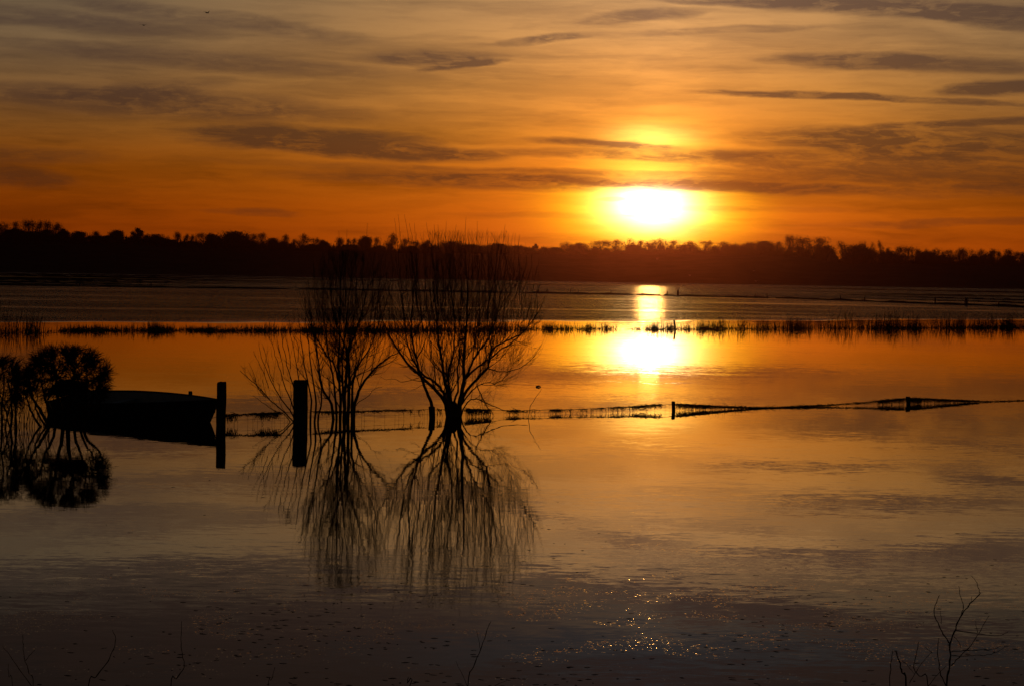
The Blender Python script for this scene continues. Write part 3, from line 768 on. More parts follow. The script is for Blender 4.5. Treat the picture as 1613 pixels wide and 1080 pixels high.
def willow(name, label, base_px, limbs, seed, env_px, shoots, nside, depth=.5, kids=5, lv=2, upk=.09, group=None, cat='tree', Lr=(.5, 1.15), extra=None, nrods=0):
    b0 = on_water(*base_px); D = b0.y; rn = random.Random(seed)
    o = empty(name, (b0.x, b0.y, 0)); tag(o, label, cat, group)
    T = MB(); C_ = MB(); allp = []
    ys = [e[0] for e in env_px]; xl = [e[1] for e in env_px]; xr = [e[2] for e in env_px]
    inv = CM.transposed()
    def env(q, jit=0):
        dcam = inv @ (q + b0 - Vector((0, 0, CAMZ))); px = W0 / 2 + dcam.x / -dcam.z * FPX; py = H0 / 2 - dcam.y / -dcam.z * FPX
        if py < ys[0]: return False
        if q.z < .02: return False
        return np.interp(py, ys, xl) - jit < px < np.interp(py, ys, xr) + jit
    for (pts, w0, w1) in limbs:
        dep = rn.uniform(-depth, depth); n = len(pts); P = []
        for i, (px, py) in enumerate(pts):
            q = at(px, py, D) - b0; q.y = dep * (i / (n - 1)) ** 1.2; q.z += 0
            if i == 0: q.z = min(q.z, -.15) if py > base_px[1] - 14 else q.z
            # move along the view so the traced outline stays true
            vv = (q + b0 - Vector((0, 0, CAMZ))); q = q + Vector((vv.x / vv.y * q.y, 0, (vv.z) / vv.y * q.y))
            P.append(q)
        PP = curvy(P, 3, rn, .006); m = len(PP)
        rad = [.88 * ((w0 + (w1 - w0) * (i / (m - 1)) ** .8) / 2 / FPX * D) for i in range(m)]
        T.tube(PP, rad, 7)
        for i in range(2, m): allp.append((PP[i], (PP[i] - PP[i - 1]).normalized(), rad[i], i / m))
        # leader goes on from the end of the traced limb
        dirr = (PP[-1] - PP[-2]).normalized()
        for k in range(3):
            grow(C_, PP[-1], dirr + Vector((rn.gauss(0, .15), rn.gauss(0, .2), .3)), rn.uniform(.7, 1.5), rad[-1] * .8, lv, rn, env, upk, kids, .07)
    for k in range(nside):
        p, ax, r, t = rn.choice(allp)
        if rn.random() > .25 + t: continue
        s = Vector((rn.gauss(0, 1), rn.gauss(0, 1), rn.gauss(0, .6))); s = (s - ax * s.dot(ax)).normalized()
        grow(C_, p, ax * .75 + s * .6, rn.uniform(*Lr), min(r * .5, .014), lv, rn, env, upk, kids, .09)
    # long straight rods to the top
    for (px, py, x0, y0) in shoots:
        dep = rn.uniform(-depth, depth); a = at(x0, y0, D) - b0; e = at(px, py, D) - b0; a.y = dep * .7; e.y = dep
        P = curvy([a, a.lerp(e, .35) + Vector((rn.gauss(0, .04), 0, 0)), a.lerp(e, .7) + Vector((rn.gauss(0, .03), 0, 0)), e], 3, rn, .006)
        m = len(P); C_.tube(P, [.0075 * (1 - .85 * i / (m - 1)) + .0014 for i in range(m)], 3, False)
        for q in range(5):
            i = rn.randint(2, m - 2); grow(C_, P[i], (P[i + 1] - P[i]).normalized() + Vector((rn.gauss(0, .35), rn.gauss(0, .3), .2)), rn.uniform(.2, .6), .004, 0, rn, env, .12, 0, .05)
    for k in range(nrods):
        py1 = rn.uniform(ys[0] + 4, ys[0] + 120); py1 = min(py1, ys[0] + 120); x1 = rn.uniform(np.interp(py1, ys, xl), np.interp(py1, ys, xr)); py0 = rn.uniform(480, 570)
        x0 = base_px[0] + (x1 - base_px[0]) * rn.uniform(.62, .9); dep = rn.uniform(-depth, depth)
        a = at(x0, py0, D + dep * .7) - b0; e = at(x1, py1, D + dep) - b0
        P = curvy([a, a.lerp(e, .35) + Vector((rn.gauss(0, .05), 0, 0)), a.lerp(e, .7) + Vector((rn.gauss(0, .04), 0, 0)), e], 3, rn, .008)
        m = len(P); C_.tube(P, [.0050 * (1 - .8 * i / (m - 1)) + .0010 for i in range(m)], 3, False)
    T.build('trunk', M_BARK, o); C_.build('branches', M_TWIG, o)
    if extra:
        sb = MB(); extra(sb, D, b0); sb.build('stump', M_BARK, o)
    return o

# big willow on the right
C_limbs = [
    ([(706, 658), (702, 636), (690, 618), (677, 605), (664, 593), (650, 580), (638, 567), (627, 551), (616, 534), (606, 512)], 8, 2.2),
    ([(707, 658), (703, 632), (698, 618), (690, 606), (678, 597), (666, 589), (655, 575), (645, 555), (640, 530), (636, 500)], 7, 2),
    ([(710, 658), (707, 630), (703, 610), (699, 594), (697, 575), (694, 555), (690, 530), (688, 500), (684, 465)], 8, 2),
    ([(714, 658), (711, 630), (707, 606), (706, 585), (712, 565), (715, 540), (716, 505), (712, 470)], 6, 1.8),
    ([(720, 660), (724, 636), (728, 615), (731, 596), (730, 575), (731, 555), (733, 530), (736, 500), (737, 460)], 10, 2.2),
    ([(730, 600), (738, 585), (746, 567), (755, 552), (766, 538), (776, 518), (784, 492), (788, 465)], 5, 1.6),
    ([(724, 640), (735, 615), (752, 596), (766, 582), (771, 568), (774, 553), (786, 543), (804, 534), (824, 524), (838, 506), (850, 490)], 6, 1.5),
    ([(731, 597), (744, 585), (758, 574), (774, 563), (790, 550), (808, 538), (826, 522), (838, 500)], 4.5, 1.4),
    ([(767, 580), (784, 584), (800, 584), (820, 578), (834, 569), (845, 556), (852, 545)], 2.2, .7),
    ([(712, 655), (716, 630), (722, 610), (720, 585), (724, 560), (722, 530), (726, 495)], 5, 1.5),
    ([(724, 640), (740, 618), (750, 609), (758, 605), (766, 602), (782, 606)], 3, .8),
    ([(752, 607), (758, 622), (765, 636), (773, 650), (767, 660)], 2.2, 1.2),
    ([(722, 645), (736, 633), (752, 628), (764, 633), (780, 640), (796, 646), (815, 648), (832, 648)], 2.8, .9),
    ([(830, 649), (836, 638), (844, 625), (853, 612)], 1.3, .6),
    ([(758, 605), (775, 606), (790, 598), (800, 590)], 1.4, .5),
    ([(664, 593), (652, 597), (633, 601), (622, 596), (608, 597), (598, 592)], 1.5, .5),
    ([(676, 604), (664, 606), (655, 612), (648, 613)], 1.2, .5),
    ([(655, 577), (640, 576), (625, 572), (612, 568)], 1.4, .5),
]
C_sh = [(621, 344, 640, 520), (627, 338, 655, 530), (637, 338, 660, 500), (645, 352, 655, 470), (654, 352, 668, 520), (657, 368, 660, 470), (671, 350, 690, 520), (676, 366, 688, 480),
        (684, 354, 692, 500), (689, 353, 690, 480), (703, 349, 700, 500), (709, 364, 706, 470), (718, 353, 712, 500), (735, 343, 735, 500), (738, 360, 735, 480), (743, 362, 742, 470),
        (752, 349, 757, 520), (761, 372, 765, 480), (768, 360, 770, 500), (783, 372, 780, 490), (796, 353, 786, 470), (812, 367, 800, 480), (819, 369, 812, 470), (829, 392, 820, 480),
        (845, 420, 830, 500), (855, 440, 838, 510), (838, 402, 822, 490), (612, 380, 622, 520), (606, 410, 616, 530), (603, 440, 612, 520), (728, 375, 725, 480), (695, 372, 697, 480), (664, 380, 672, 490), (776, 390, 778, 480)]
C_env = [(362, 628, 800), (400, 612, 828), (450, 603, 850), (500, 600, 858), (540, 615, 850), (570, 635, 840), (600, 665, 800), (640, 690, 770), (665, 700, 740)]
willow('willow', 'bigger bare willow on the right, its rods reaching above the skyline', (712, 656), C_limbs, 101, C_env, C_sh, 380, .55, 6, 2, .09, 'two bare willows standing in the flood', nrods=150,
       extra=lambda sb, D, b0: sb.blob((0.02, 0, .08), (.135, .12, .24), 3, 16, 12, .12))
# leaning stem by the small fence post
D_limbs = [([(684, 662), (682, 646), (677, 628), (670, 612), (664, 596), (659, 580), (656, 566), (652, 548), (649, 525), (648, 500), (651, 470)], 7.5, 2),
           ([(656, 566), (664, 552), (670, 535), (676, 510)], 3, 1), ([(660, 582), (648, 572), (640, 560)], 2.5, .9)]
willow('leaning_tree', 'slim leaning bare tree rising from behind the small fence post', (684, 657.5), D_limbs, 103, [(380, 610, 700), (500, 620, 700), (570, 630, 690), (600, 655, 680), (665, 675, 690)],
       [(648, 372, 650, 500), (660, 385, 655, 480), (638, 400, 645, 490), (670, 400, 666, 500)], 16, .3, 4, 2, .09)
# left willow
B_limbs = [
    ([(537, 662), (536, 630), (534, 600), (533, 570), (534, 540), (535, 505), (536, 470), (537, 435)], 6, 1.8),
    ([(542, 662), (543, 625), (545, 595), (547, 568), (552, 545), (560, 524), (568, 500), (576, 470)], 7, 1.8),
    ([(548, 660), (549, 620), (550, 590), (549, 570), (545, 550), (537, 530), (528, 505), (522, 475)], 7, 1.6),
    ([(556, 658), (559, 636), (565, 616), (572, 603), (581, 591), (591, 580), (602, 570), (613, 562), (626, 556)], 7, 1.5),
    ([(553, 658), (554, 625), (556, 600), (561, 583), (569, 568), (580, 552), (590, 530), (598, 505)], 5, 1.5),
    ([(526, 660), (522, 636), (512, 620), (506, 604), (503, 585), (500, 560), (495, 530), (489, 500)], 6, 1.5),
    ([(534, 602), (527, 575), (516, 562), (506, 546), (495, 525), (485, 500), (480, 470)], 4, 1.3),
    ([(558, 640), (566, 632), (578, 625), (590, 612), (602, 609)], 1.6, .6),
    ([(530, 660), (528, 620), (524, 590), (518, 560), (512, 520), (508, 480)], 5, 1.5),
    ([(545, 660), (540, 620), (539, 580), (541, 545), (546, 505), (550, 465)], 5, 1.5),
]
B_sh = [(535, 364, 536, 500), (548, 362, 545, 480), (580, 352, 572, 500), (560, 380, 558, 480), (590, 385, 585, 490), (570, 392, 566, 480), (602, 400, 590, 500), (520, 392, 525, 490), (508, 400, 515, 500),
        (496, 415, 505, 510), (484, 430, 495, 520), (478, 445, 490, 530), (529, 404, 530, 480), (610, 420, 596, 510), (541, 390, 541, 480), (553, 398, 552, 480), (616, 440, 600, 520), (474, 462, 488, 540)]
B_env = [(392, 512, 606), (440, 492, 616), (480, 482, 622), (520, 476, 625), (555, 484, 630), (580, 492, 612), (620, 500, 585), (665, 518, 566)]
willow('willow', 'narrower bare willow on the left, behind the thick wooden post', (544, 660), B_limbs, 107, B_env, B_sh, 250, .5, 6, 2, .10, 'two bare willows standing in the flood', nrods=60)
# low spreading shrub behind the thick post
A_limbs = [
    ([(470, 668), (455, 655), (438, 640), (420, 623), (402, 604), (386, 590), (378, 583)], 3, .8),
    ([(472, 668), (456, 645), (443, 628), (430, 606), (420, 583), (412, 562), (408, 545)], 3, .7),
    ([(474, 668), (462, 640), (450, 612), (442, 585), (434, 560), (428, 538)], 3, .7),
    ([(478, 668), (470, 635), (461, 605), (452, 575), (446, 545), (442, 522)], 3, .8),
    ([(482, 668), (478, 630), (470, 595), (464, 560), (458, 530)], 3.2, .8),
    ([(488, 668), (490, 630), (484, 600), (478, 565), (474, 530), (470, 500)], 4, .9),
    ([(494, 668), (498, 635), (494, 605), (489, 570), (486, 540), (482, 510)], 4.5, 1),
    ([(498, 668), (505, 640), (506, 610), (500, 580), (497, 545)], 4, 1),
    ([(466, 668), (448, 652), (430, 645), (412, 632), (398, 622)], 2, .6),
]
A_env = [(500, 455, 505), (530, 425, 510), (560, 402, 512), (585, 376, 515), (610, 392, 515), (640, 420, 515), (665, 440, 512)]
willow('spreading_shrub', 'low bare shrub fanning out to the left behind the thick post', (482, 664), A_limbs, 109, A_env, [(402, 552, 425, 610), (415, 540, 432, 600), (433, 524, 445, 590), (450, 512, 458, 580), (392, 570, 420, 625), (466, 500, 470, 570)], 60, .35, 4, 2, .07, cat='shrub', Lr=(.25, .7))

# ------------------------------------------------------------------ clipped shrubs on the left
def clipped(name, label, cx, yb, env_c, env_r, trunks, seed, n_main=46, n_tw=26, flat=False, group=None, n_fill=2700, head=()):
    allm = []
    b0 = on_water(cx, yb); D = b0.y; rn = random.Random(seed); S = D / FPX
    o = empty(name, (b0.x, b0.y, 0)); tag(o, label, 'shrub', group)
    T = MB(); C_ = MB(); c = at(env_c[0], env_c[1], D) - b0; rx, rz = env_r[0] * S, env_r[1] * S; ry = rx * .62
    tips = []
    for (pts, w0) in trunks:
        dep = rn.uniform(-.25, .25); P = []
        for i, (px, py) in enumerate(pts):
            q = at(px, py, D) - b0; q.y = dep * i / len(pts); P.append(q)
        P[0].z = -.2
        PP = curvy(P, 4, rn, .010); m = len(PP)
        T.tube(PP, [(w0 * (1 - .55 * i / (m - 1))) / 2 * S for i in range(m)], 6)
        for i in range(m // 3, m): tips.append(PP[i])
        for q in range(9):
            i = rn.randint(2, m - 2); grow(C_, PP[i], Vector((rn.gauss(0, .8), rn.gauss(0, .5), rn.uniform(-.1, .9))), rn.uniform(.15, .42), .006, 1, rn, None, .05, 4, .16)
    def surf():
        while True:
            v = Vector((rn.gauss(0, 1), rn.gauss(0, 1), rn.gauss(.15, 1))).normalized()
            if v.z > -.62: break
        if flat:   # boxy outline
            k = max(abs(v.x), abs(v.y), abs(v.z)); v = v / k * .8 + v * .2
        else:
            e = 2.6; k = (abs(v.x) ** e + abs(v.y) ** e + abs(v.z) ** e) ** (1 / e); v = v / k
        return v
    for k in range(n_main):
        v = surf(); sc_ = rn.uniform(.60, .82)
        tgt = c + Vector((v.x * rx, v.y * ry, v.z * rz)) * sc_ + Vector((0, 0, 0))
        st = min(tips, key=lambda t: (t - tgt).length + rn.uniform(0, .25) + (1.0 if t.z > tgt.z else 0))
        mid = st.lerp(tgt, .5) + Vector((rn.gauss(0, .03), rn.gauss(0, .03), rn.gauss(.0, .03)))
        PP = curvy([st, mid, tgt], 4, rn, .008); m = len(PP)
        C_.tube(PP, [.014 * (1 - .6 * i / (m - 1)) for i in range(m)], 4, False); allm += PP[2:]
        for j in range(n_tw):
            i = rn.randint(3, m - 1); p = PP[i]; out = (p - c); out = Vector((out.x / rx, out.y / ry, out.z / rz)); out = out.normalized() if out.length > .01 else Vector((0, 0, 1))
            dd = (out + Vector((rn.gauss(0, .45), rn.gauss(0, .45), rn.gauss(.1, .4)))).normalized()
            # ends on the clipped outline
            L = rn.uniform(.10, .34); q = [p.copy()]; e = 2.6
            for s in range(6):
                dd = (dd + Vector((rn.gauss(0, .16), rn.gauss(0, .16), rn.gauss(.02, .16)))).normalized()
                nx = q[-1] + dd * L / 5; rel_ = nx - c
                kk = max(abs(rel_.x / rx), abs(rel_.z / rz)) if flat else (abs(rel_.x / rx) ** e + abs(rel_.y / ry) ** e + abs(rel_.z / rz) ** e) ** (1 / e)
                if kk > 1.0 + rn.uniform(-.03, .02): break
                q.append(nx)
                if rn.random() < .45 and kk > .5:
                    d2 = (dd + Vector((rn.gauss(0, .6), rn.gauss(0, .6), rn.gauss(.15, .5)))).normalized(); nn = nx + d2 * .055
                    C_.tube([nx, nn, nn + (d2 + out * .4) * .04], [.0035, .003, .002], 3, False)
            if len(q) > 1: C_.tube(q, [.0055 * (1 - .5 * i / len(q)) for i in range(len(q))], 3, False)
    if head:
        hb_ = MB()
        for q, (hx, hy, hr, hz_) in enumerate(head):
            p = at(hx, hy, D) - b0; hb_.blob(p, (hr, hr * .7, hz_), q + 40, 14, 10, .14)
            for j in range(90):
                v = Vector((rn.gauss(0, 1), rn.gauss(0, 1), abs(rn.gauss(0, 1)))).normalized(); e = p + Vector((v.x * hr, v.y * hr * .7, v.z * hz_))
                C_.tube([e * .98 + p * .02, e + v * rn.uniform(.03, .09)], [.006, .002], 3, False)
        hb_.build('pollard_head', M_BARK, o)
    cents = list(allm)
    A_ = np.array([tuple(p) for p in cents])
    for k in range(n_fill):
        v = surf() * rn.uniform(.45, 1.0) ** .45; tgt = c + Vector((v.x * rx, v.y * ry, v.z * rz)) * (1 + rn.uniform(-.02, .03))
        i = int(np.argmin(((A_ - np.array(tuple(tgt))) ** 2).sum(1) * np.random.default_rng(k).uniform(.4, 1.6, len(A_)) + (np.linalg.norm(A_ - np.array(tuple(c)), axis=1) > (tgt - c).length) * .5)); st = cents[i]
        if (tgt - st).length > .45: st = tgt + (st - tgt).normalized() * .30
        mid = st.lerp(tgt, .5) + Vector((rn.gauss(0, .02), rn.gauss(0, .02), rn.gauss(.01, .02)))
        C_.tube([st, mid, tgt], [.0052, .0044, .0026], 3, False)
        if rn.random() < .5:
            e2 = tgt + Vector((rn.gauss(0, .03), rn.gauss(0, .03), rn.gauss(.02, .03)))
            C_.tube([mid, e2], [.0048, .0025], 3, False)
    T.build('trunk', M_BARK, o); C_.build('branches', M_TWIG, o)
    return o
clipped('clipped_shrub', 'round-topped clipped bare shrub in front of the stern of the boat', 105, 672, (106, 596), (74, 55),
        [([(84, 672), (70, 655), (56, 632), (46, 605)], 7), ([(92, 672), (82, 648), (70, 622), (66, 598)], 6), ([(100, 672), (97, 645), (90, 615), (88, 585)], 8), ([(106, 672), (108, 640), (112, 610), (116, 580)], 9),
         ([(114, 672), (122, 650), (132, 622), (140, 596)], 6), ([(122, 672), (140, 652), (158, 635), (166, 612)], 6), ([(78, 672), (58, 662), (46, 640), (38, 615)], 5), ([(118, 672), (134, 648), (150, 618), (158, 590)], 5), ([(88, 672), (60, 650), (52, 620), (44, 590)], 4)],
        201, 95, 9, head=[(110, 609, .24, .14), (97, 613, .20, .13), (124, 613, .18, .12)])
clipped('clipped_shrub', 'flat-topped clipped bare shrub cut by the left edge of the photo', -8, 674, (-18, 607), (58, 50),
        [([(-20, 674), (-18, 640), (-22, 600)], 6), ([(4, 674), (2, 640), (6, 600)], 5), ([(16, 674), (20, 640), (14, 600)], 5), ([(27, 674), (26, 645), (32, 600)], 5), ([(-40, 674), (-42, 640), (-46, 600)], 6), ([(9, 674), (12, 650), (24, 610)], 3.5), ([(20, 674), (10, 648), (-2, 612)], 3.5)],
        203, 60, 8, flat=True, n_fill=1700)
# stray suckers between the two
su = MB(); rn = random.Random(66)
bsk = on_water(40, 670)
for k in range(46):
    px = rn.uniform(0, 80); a_ = at(px, 671, bsk.y) ; a_.z = -.1; tx = px + rn.gauss(0, 8)
    e_ = at(tx, rn.uniform(590, 650), bsk.y); a_.y += rn.uniform(-.2, .2)
    su.tube(curvy([a_ - bsk, (a_.lerp(e_, .5) - bsk) + Vector((rn.gauss(0, .04), 0, 0)), e_ - bsk], 3, rn, .012), [.006] * 6 + [.003], 3, False)
sk_ = empty('thin_saplings', bsk); 
bpy.data.objects.remove(sk_)
o = su.build('sucker_shoots', M_TWIG); o.location = bsk
tag(o, 'thicket of thin upright suckers between the two clipped shrubs', 'shoots', kind='stuff')

# ------------------------------------------------------------------ rowing boat
DB = on_water(205, 666).y
pl = on_water(108, 650); pr = on_water(349, 665.5)
boat = empty('rowing_boat', (0, 0, 0))
cB = (pl + pr) / 2; Lb = (pr - pl).length; angb = math.atan2(pr.y - pl.y, pr.x - pl.x)
boat.location = cB; boat.rotation_euler = (R(9), 0, angb)
tag(boat, 'dark open rowing boat moored between the clipped shrub and the thinner post', 'boat')
hl = Lb / 2
SS = DB / FPX
# stations along the length: x, half beam, sheer height, keel
def station(t):                                    # t 0 stern .. 1 bow
    beam = .72 * (1 - max(0, (t - .20) / .80) ** 1.9) * (.86 + .14 * min(1, t / .3))
    sheer = .345 + .115 * t
    return max(beam, .012), sheer
N = 30; outer = []; inner = []; gun = []
for i in range(N + 1):
    t = i / N; bm, sh = station(t); xs = -hl + Lb * t
    rake = max(0, (t - .86) / .14)
    prof_ = []
    for k in range(13):
        a = math.pi * k / 12; c0 = math.cos(a); s0 = math.sin(a)
        y = bm * (abs(c0) ** .75) * (1 if c0 > 0 else -1)
        z = sh - (sh + .16 * (1 - rake)) * (s0 ** .62)
        dx_ = -.30 * (1 - (z + .1) / (sh + .1)) * (rake ** .5) * 1.2
        prof_.append((xs + dx_, y, z))
    outer.append(prof_)
    inner.append([(x_ * .985, y_ * .93, z_ + (.035 if k not in (0, 12) else .0)) for k, (x_, y_, z_) in enumerate(prof_)])
hull = MB(); hull.loft(outer, close=False, caps=False)
k0 = len(hull.v); hull.v += [Vector(p) for p in outer[0]]; hull.f.append(tuple(range(k0, k0 + 13)))
hull.build('hull', M_HULL, boat)
inn = MB(); inn.loft(inner, close=False, caps=False); inn.f = [f[::-1] for f in inn.f]
inn.build('inside_planking', M_DECK, boat)
gw = MB()
for s in (0, 12):
    gw.tube([Vector(outer[i][s]) + Vector((0, 0, .008)) for i in range(N + 1)], .020, 6)
gw.tube([Vector(outer[0][0]), Vector(outer[0][12])], .022, 6)
gw.build('gunwale', M_HULL, boat)
for t in (.30, .56, .80):
    bm, sh = station(t); m = MB(); m.box((-hl + Lb * t, 0, sh - .14), (.20, bm * 1.78, .03)); m.build('thwart', M_DECK, boat, smooth=False)
rg = MB(); rn = random.Random(3); p1 = Vector((hl - .12, 0, .42)); 
lw = boat.matrix_world
pst = on_water(348, 669.5); Mi = (Matrix.Translation(cB) @ Matrix.Rotation(angb, 4, 'Z')).inverted(); p2 = Mi @ Vector((pst.x - .09, pst.y, .36))
rg.tube(curvy([p1, (p1 + p2) / 2 - Vector((0, 0, .05)), p2], 6, rn, 0), .009, 5); rg.build('mooring_rope', M_WIRE, boat)

# ------------------------------------------------------------------ foreground shrubs on the near bank
def fg(name, label, D, stems, seed, group=None, base=None):
    rn = random.Random(seed); bx_ = stems[0][0][0]
    b = at(bx_[0], bx_[1], D); gz = float(np.interp(D, radii[:10], prof[:10])); 
    o = empty(name, (b.x, D, gz)); tag(o, label, 'shrub', group); O = Vector((b.x, D, gz)); m = MB(); m2 = MB()
    for (pts, w0, w1, root) in stems:
        side = rn.uniform(-.03, .03); P = []; m = MB()
        if root:
            q = at(pts[0][0], pts[0][1], D) - O; P += [Vector((q.x * .25, 0, -.1)), Vector((q.x * .7, 0, q.z * .45))]
        for i, (px, py) in enumerate(pts):
            P.append(at(px, py, D + (1088 - py) * .0012 + (0 if root else side * i)) - O)
        PP = curvy(P, 4, rn, .0012); n = len(PP)
        m.tube(PP, [(w0 + (w1 - w0) * i / (n - 1)) / 2 / FPX * D * (1.35 if i % 3 == 1 else 1) for i in range(n)], 6)
        m.build('stem' if root else 'twig', M_BARK if root else M_TWIG, o)
    return o
fg('bank_shrub', 'tallest bare branching shrub in the bottom right corner', 9.6, [
    ([(1491, 1085), (1496, 1050), (1497, 1014), (1505, 990), (1512, 972), (1528, 950), (1544, 934)], 3.2, 1.4, True),
    ([(1497, 1013), (1486, 998), (1477, 980), (1471, 964), (1475, 948), (1480, 937)], 2.0, .9, False),
    ([(1544, 934), (1541, 925), (1537, 914), (1529, 906)], 1.2, .6, False),
    ([(1513, 970), (1517, 955), (1513, 938), (1510, 922)], 1.5, .7, False),
    ([(1498, 1048), (1510, 1034), (1530, 1015), (1542, 996), (1551, 980), (1558, 969)], 1.5, .6, False),
    ([(1506, 992), (1530, 996), (1550, 999), (1568, 1001), (1580, 999), (1588, 994)], 1.4, .6, False),
    ([(1498, 1026), (1520, 1024), (1545, 1023), (1565, 1021), (1578, 1016)], 1.3, .6, False),
    ([(1499, 1032), (1525, 1032), (1550, 1031), (1570, 1027), (1582, 1018)], 1.3, .5, False),
    ([(1491, 1080), (1482, 1062), (1478, 1040), (1477, 1018), (1479, 1004)], 1.8, .8, False),
    ([(1502, 1002), (1510, 1010), (1514, 1020)], 1, .5, False), ([(1483, 982), (1482, 970), (1481, 961)], .9, .5, False), ([(1524, 955), (1530, 948), (1531, 938)], .9, .5, False), ([(1540, 996), (1538, 984), (1536, 977)], .9, .4, False)], 1, 'bare shrubs on the near bank')
fg('bank_shrub', 'low bare shrub with crooked twigs left of the tallest corner shrub', 9.2, [
    ([(1427, 1085), (1421, 1060), (1416, 1040), (1411, 1025)], 3.4, 1.6, True),
    ([(1402, 1088), (1403, 1055), (1404, 1038), (1406, 1024)], 1.8, .9, True),
    ([(1462, 1085), (1448, 1064), (1439, 1050), (1443, 1030), (1447, 1010)], 2.0, .9, True),
    ([(1433, 1075), (1444, 1055), (1455, 1040), (1468, 1026)], 1.0, .5, False), ([(1462, 1080), (1478, 1060), (1490, 1048)], 1.0, .5, False), ([(1421, 1040), (1434, 1052), (1441, 1062)], 1, .5, False), ([(1468, 1028), (1462, 1022), (1457, 1018)], .9, .5, False)], 2, 'bare shrubs on the near bank')
fg('bank_shrub', 'thin bare shrub in the bottom left corner', 9.0, [
    ([(52, 1088), (46, 1060), (38, 1035), (36, 1010), (36, 998)], 1.6, .7, True), ([(50, 1080), (30, 1052), (14, 1030), (4, 1016)], 1.2, .6, False), ([(20, 1085), (14, 1065), (13, 1045)], 1.2, .6, True), ([(40, 1040), (48, 1030), (55, 1022)], .9, .5, False)], 3, 'bare shrubs on the near bank')
fg('bank_shrub', 'single curved bare shoot second from the bottom left corner', 9.0, [([(138, 1088), (152, 1066), (170, 1040), (180, 1018), (182, 1002), (177, 992)], 2.2, .8, True)], 4, 'bare shrubs on the near bank')
fg('bank_shrub', 'single kinked bare shoot third from the bottom left corner', 9.0, [([(268, 1088), (278, 1068), (290, 1050), (287, 1030), (285, 1005), (286, 978)], 2.0, .8, True)], 5, 'bare shrubs on the near bank')
fg('bank_shrub', 'very short bare twig tip left of the middle at the bottom edge', 9.0, [([(422, 1090), (427, 1070), (433, 1050)], 1.4, .7, True), ([(643, 1088), (642, 1074), (643, 1066)], 1.8, 1.2, True)], 6, 'bare shrubs on the near bank')
fg('bank_shrub', 'straight slanting bare shoot with side twigs below the big willow reflection', 9.0, [([(736, 1088), (746, 1050), (758, 1020), (768, 990), (773, 978)], 2.0, .8, True), ([(737, 1080), (728, 1062), (718, 1040)], .9, .5, False), ([(772, 1084), (785, 1076), (799, 1070)], .9, .5, False), ([(757, 1022), (752, 1000), (750, 992)], .8, .4, False)], 7, 'bare shrubs on the near bank')
# grass on the near bank (below the frame, catches a side view)
gg = MB(); rn = random.Random(9)
for i in range(5000):
    D_ = rn.uniform(3.2, 10.8); xx = rn.uniform(-6, 6); z0 = float(np.interp(math.hypot(xx, D_), radii[:10], prof[:10]))
    h = rn.uniform(.08, .28); p = Vector((xx, D_, z0 - .05)); q = p + Vector((rn.gauss(0, .06), rn.gauss(0, .06), h))
    gg.tube([p, p.lerp(q, .6), q], [.004, .003, .001], 3, False)
tag(gg.build('bank_grass', M_REED), 'rough grass on the near bank', 'grass', kind='stuff')

# ------------------------------------------------------------------ birds
def bird(px, py, D, wpx, mat, label, flap, group, rz=0.0):
    p = at(px, py, D); s = wpx / FPX * D
    o = empty('flying_bird', p, rz); tag(o, label, 'bird', group)
    m = MB(); m.loft([[(x, r * math.cos(q), r * math.sin(q)) for q in (0, 1.05, 2.1, 3.14, 4.2, 5.24)] for x, r in ((-s * .34, s * .01), (-s * .25, s * .03), (-s * .05, s * .065), (s * .15, s * .055), (s * .24, s * .035), (s * .30, s * .035), (s * .36, s * .006))])
    m.build('body', mat, o)
    for sd in (-1, 1):
        w = MB(); w.loft([[(s * (.12 - .16 * t) + c, sd * s * (.04 + .46 * t), s * flap * (math.sin(t * 2.4) * .5) + e) for c, e in ((s * .07 * (1 - t * .8), 0), (0, s * .012), (-s * .09 * (1 - t * .7), 0), (0, -s * .006))] for t in (0, .25, .5, .75, 1)])
        w.build('wing', mat, o)
    return o
bird(226, 40, 260, 13, M_BIRD_D, 'dark bird flying high on the left, lower one of the two', .2, 'birds in the sky', 1.3)
bird(326, 20.5, 260, 14, M_BIRD_D, 'dark bird flying high near the top edge, higher one of the two', .35, 'birds in the sky', 1.0)
for (px, py, lab, f) in ((1035, 408, 'pale gull below the sun in front of the wood', .4), (1087, 434.5, 'pale gull low over the far shore right of the sun path', .5), (1188, 427, 'faint pale gull in front of the wood, upper right one', .3), (1191, 443, 'faint pale gull just above the far shore', .3)):
    bird(px, py, 420, 6, M_BIRD_L, lab, f, 'pale gulls before the dark wood', .9)

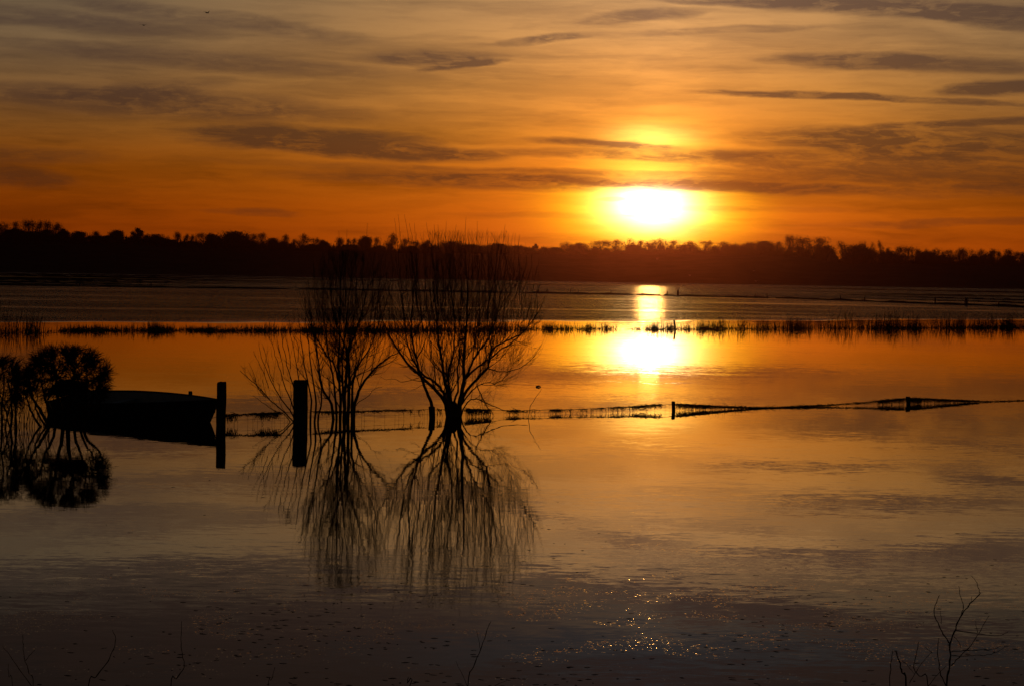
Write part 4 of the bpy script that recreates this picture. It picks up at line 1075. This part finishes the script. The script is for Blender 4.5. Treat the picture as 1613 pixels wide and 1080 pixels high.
# ------------------------------------------------------------------ floating bits
def drift(px, py, wpx, label):
    p = on_water(px, py); s = wpx / FPX * p.y
    o = empty('drift_wood', p); tag(o, label, 'driftwood'); m = MB(); rn = random.Random(int(px))
    m.tube(curvy([(-s / 2, 0, .005), (-s * .1, .02, .025), (s * .2, 0, .02), (s / 2, .02, .004)], 3, rn, .003), [.012, .02, .024, .022, .02, .02, .018, .014, .010, .006], 6)
    m.tube([(0, 0, .02), (s * .12, 0, .055), (s * .2, 0, .06)], [.009, .006, .003], 5)
    m.build('branch', M_BARK, o)
drift(848, 609, 8, 'small dark piece of driftwood on the bright water right of the willow')
fl = MB(); rn = random.Random(14)
for i in range(900):
    px = rn.gauss(560, 260) if rn.random() < .7 else rn.uniform(1150, 1650); py = 1080 - abs(rn.gauss(0, 1)) * (95 if px > 1150 else 130)
    if py < 700: continue
    if rn.random() > .35 + .65 * max(0, math.sin(px * .008 + py * .03)): continue
    p = on_water(px, py); L = rn.uniform(.008, .035); a = rn.gauss(0, .5)
    v = Vector((math.cos(a), math.sin(a), 0)) * L
    fl.tube([p - v, p + Vector((0, 0, .003)), p + v], [.0015, rn.uniform(.0012, .0025), .0008], 4)
tag(fl.build('floating_straw', M_DEBRIS), 'scattered bits of straw and leaf floating on the near water', 'straw', kind='stuff')

# ------------------------------------------------------------------ thin evening haze
hz = MB(); hz.box((0, 1330, 24.5), (5200, 2780, 55))
def haze_fn(t, b):
    t.n.remove(b); v = t.n.new('ShaderNodeVolumePrincipled')
    v.inputs['Color'].default_value = (.090, .030, .024, 1); v.inputs['Density'].default_value = 7e-5; v.inputs['Anisotropy'].default_value = .955
    out = [n for n in t.n if n.type == 'OUTPUT_MATERIAL'][0]; t.l.new(v.outputs[0], out.inputs['Volume'])
M_HAZE = bpy.data.materials.new('haze'); M_HAZE.use_nodes = True
_t = NT(M_HAZE.node_tree); haze_fn(_t, _t.n['Principled BSDF'])
tag(hz.build('haze', M_HAZE, smooth=False), 'thin evening haze over the flood', 'haze', kind='stuff')
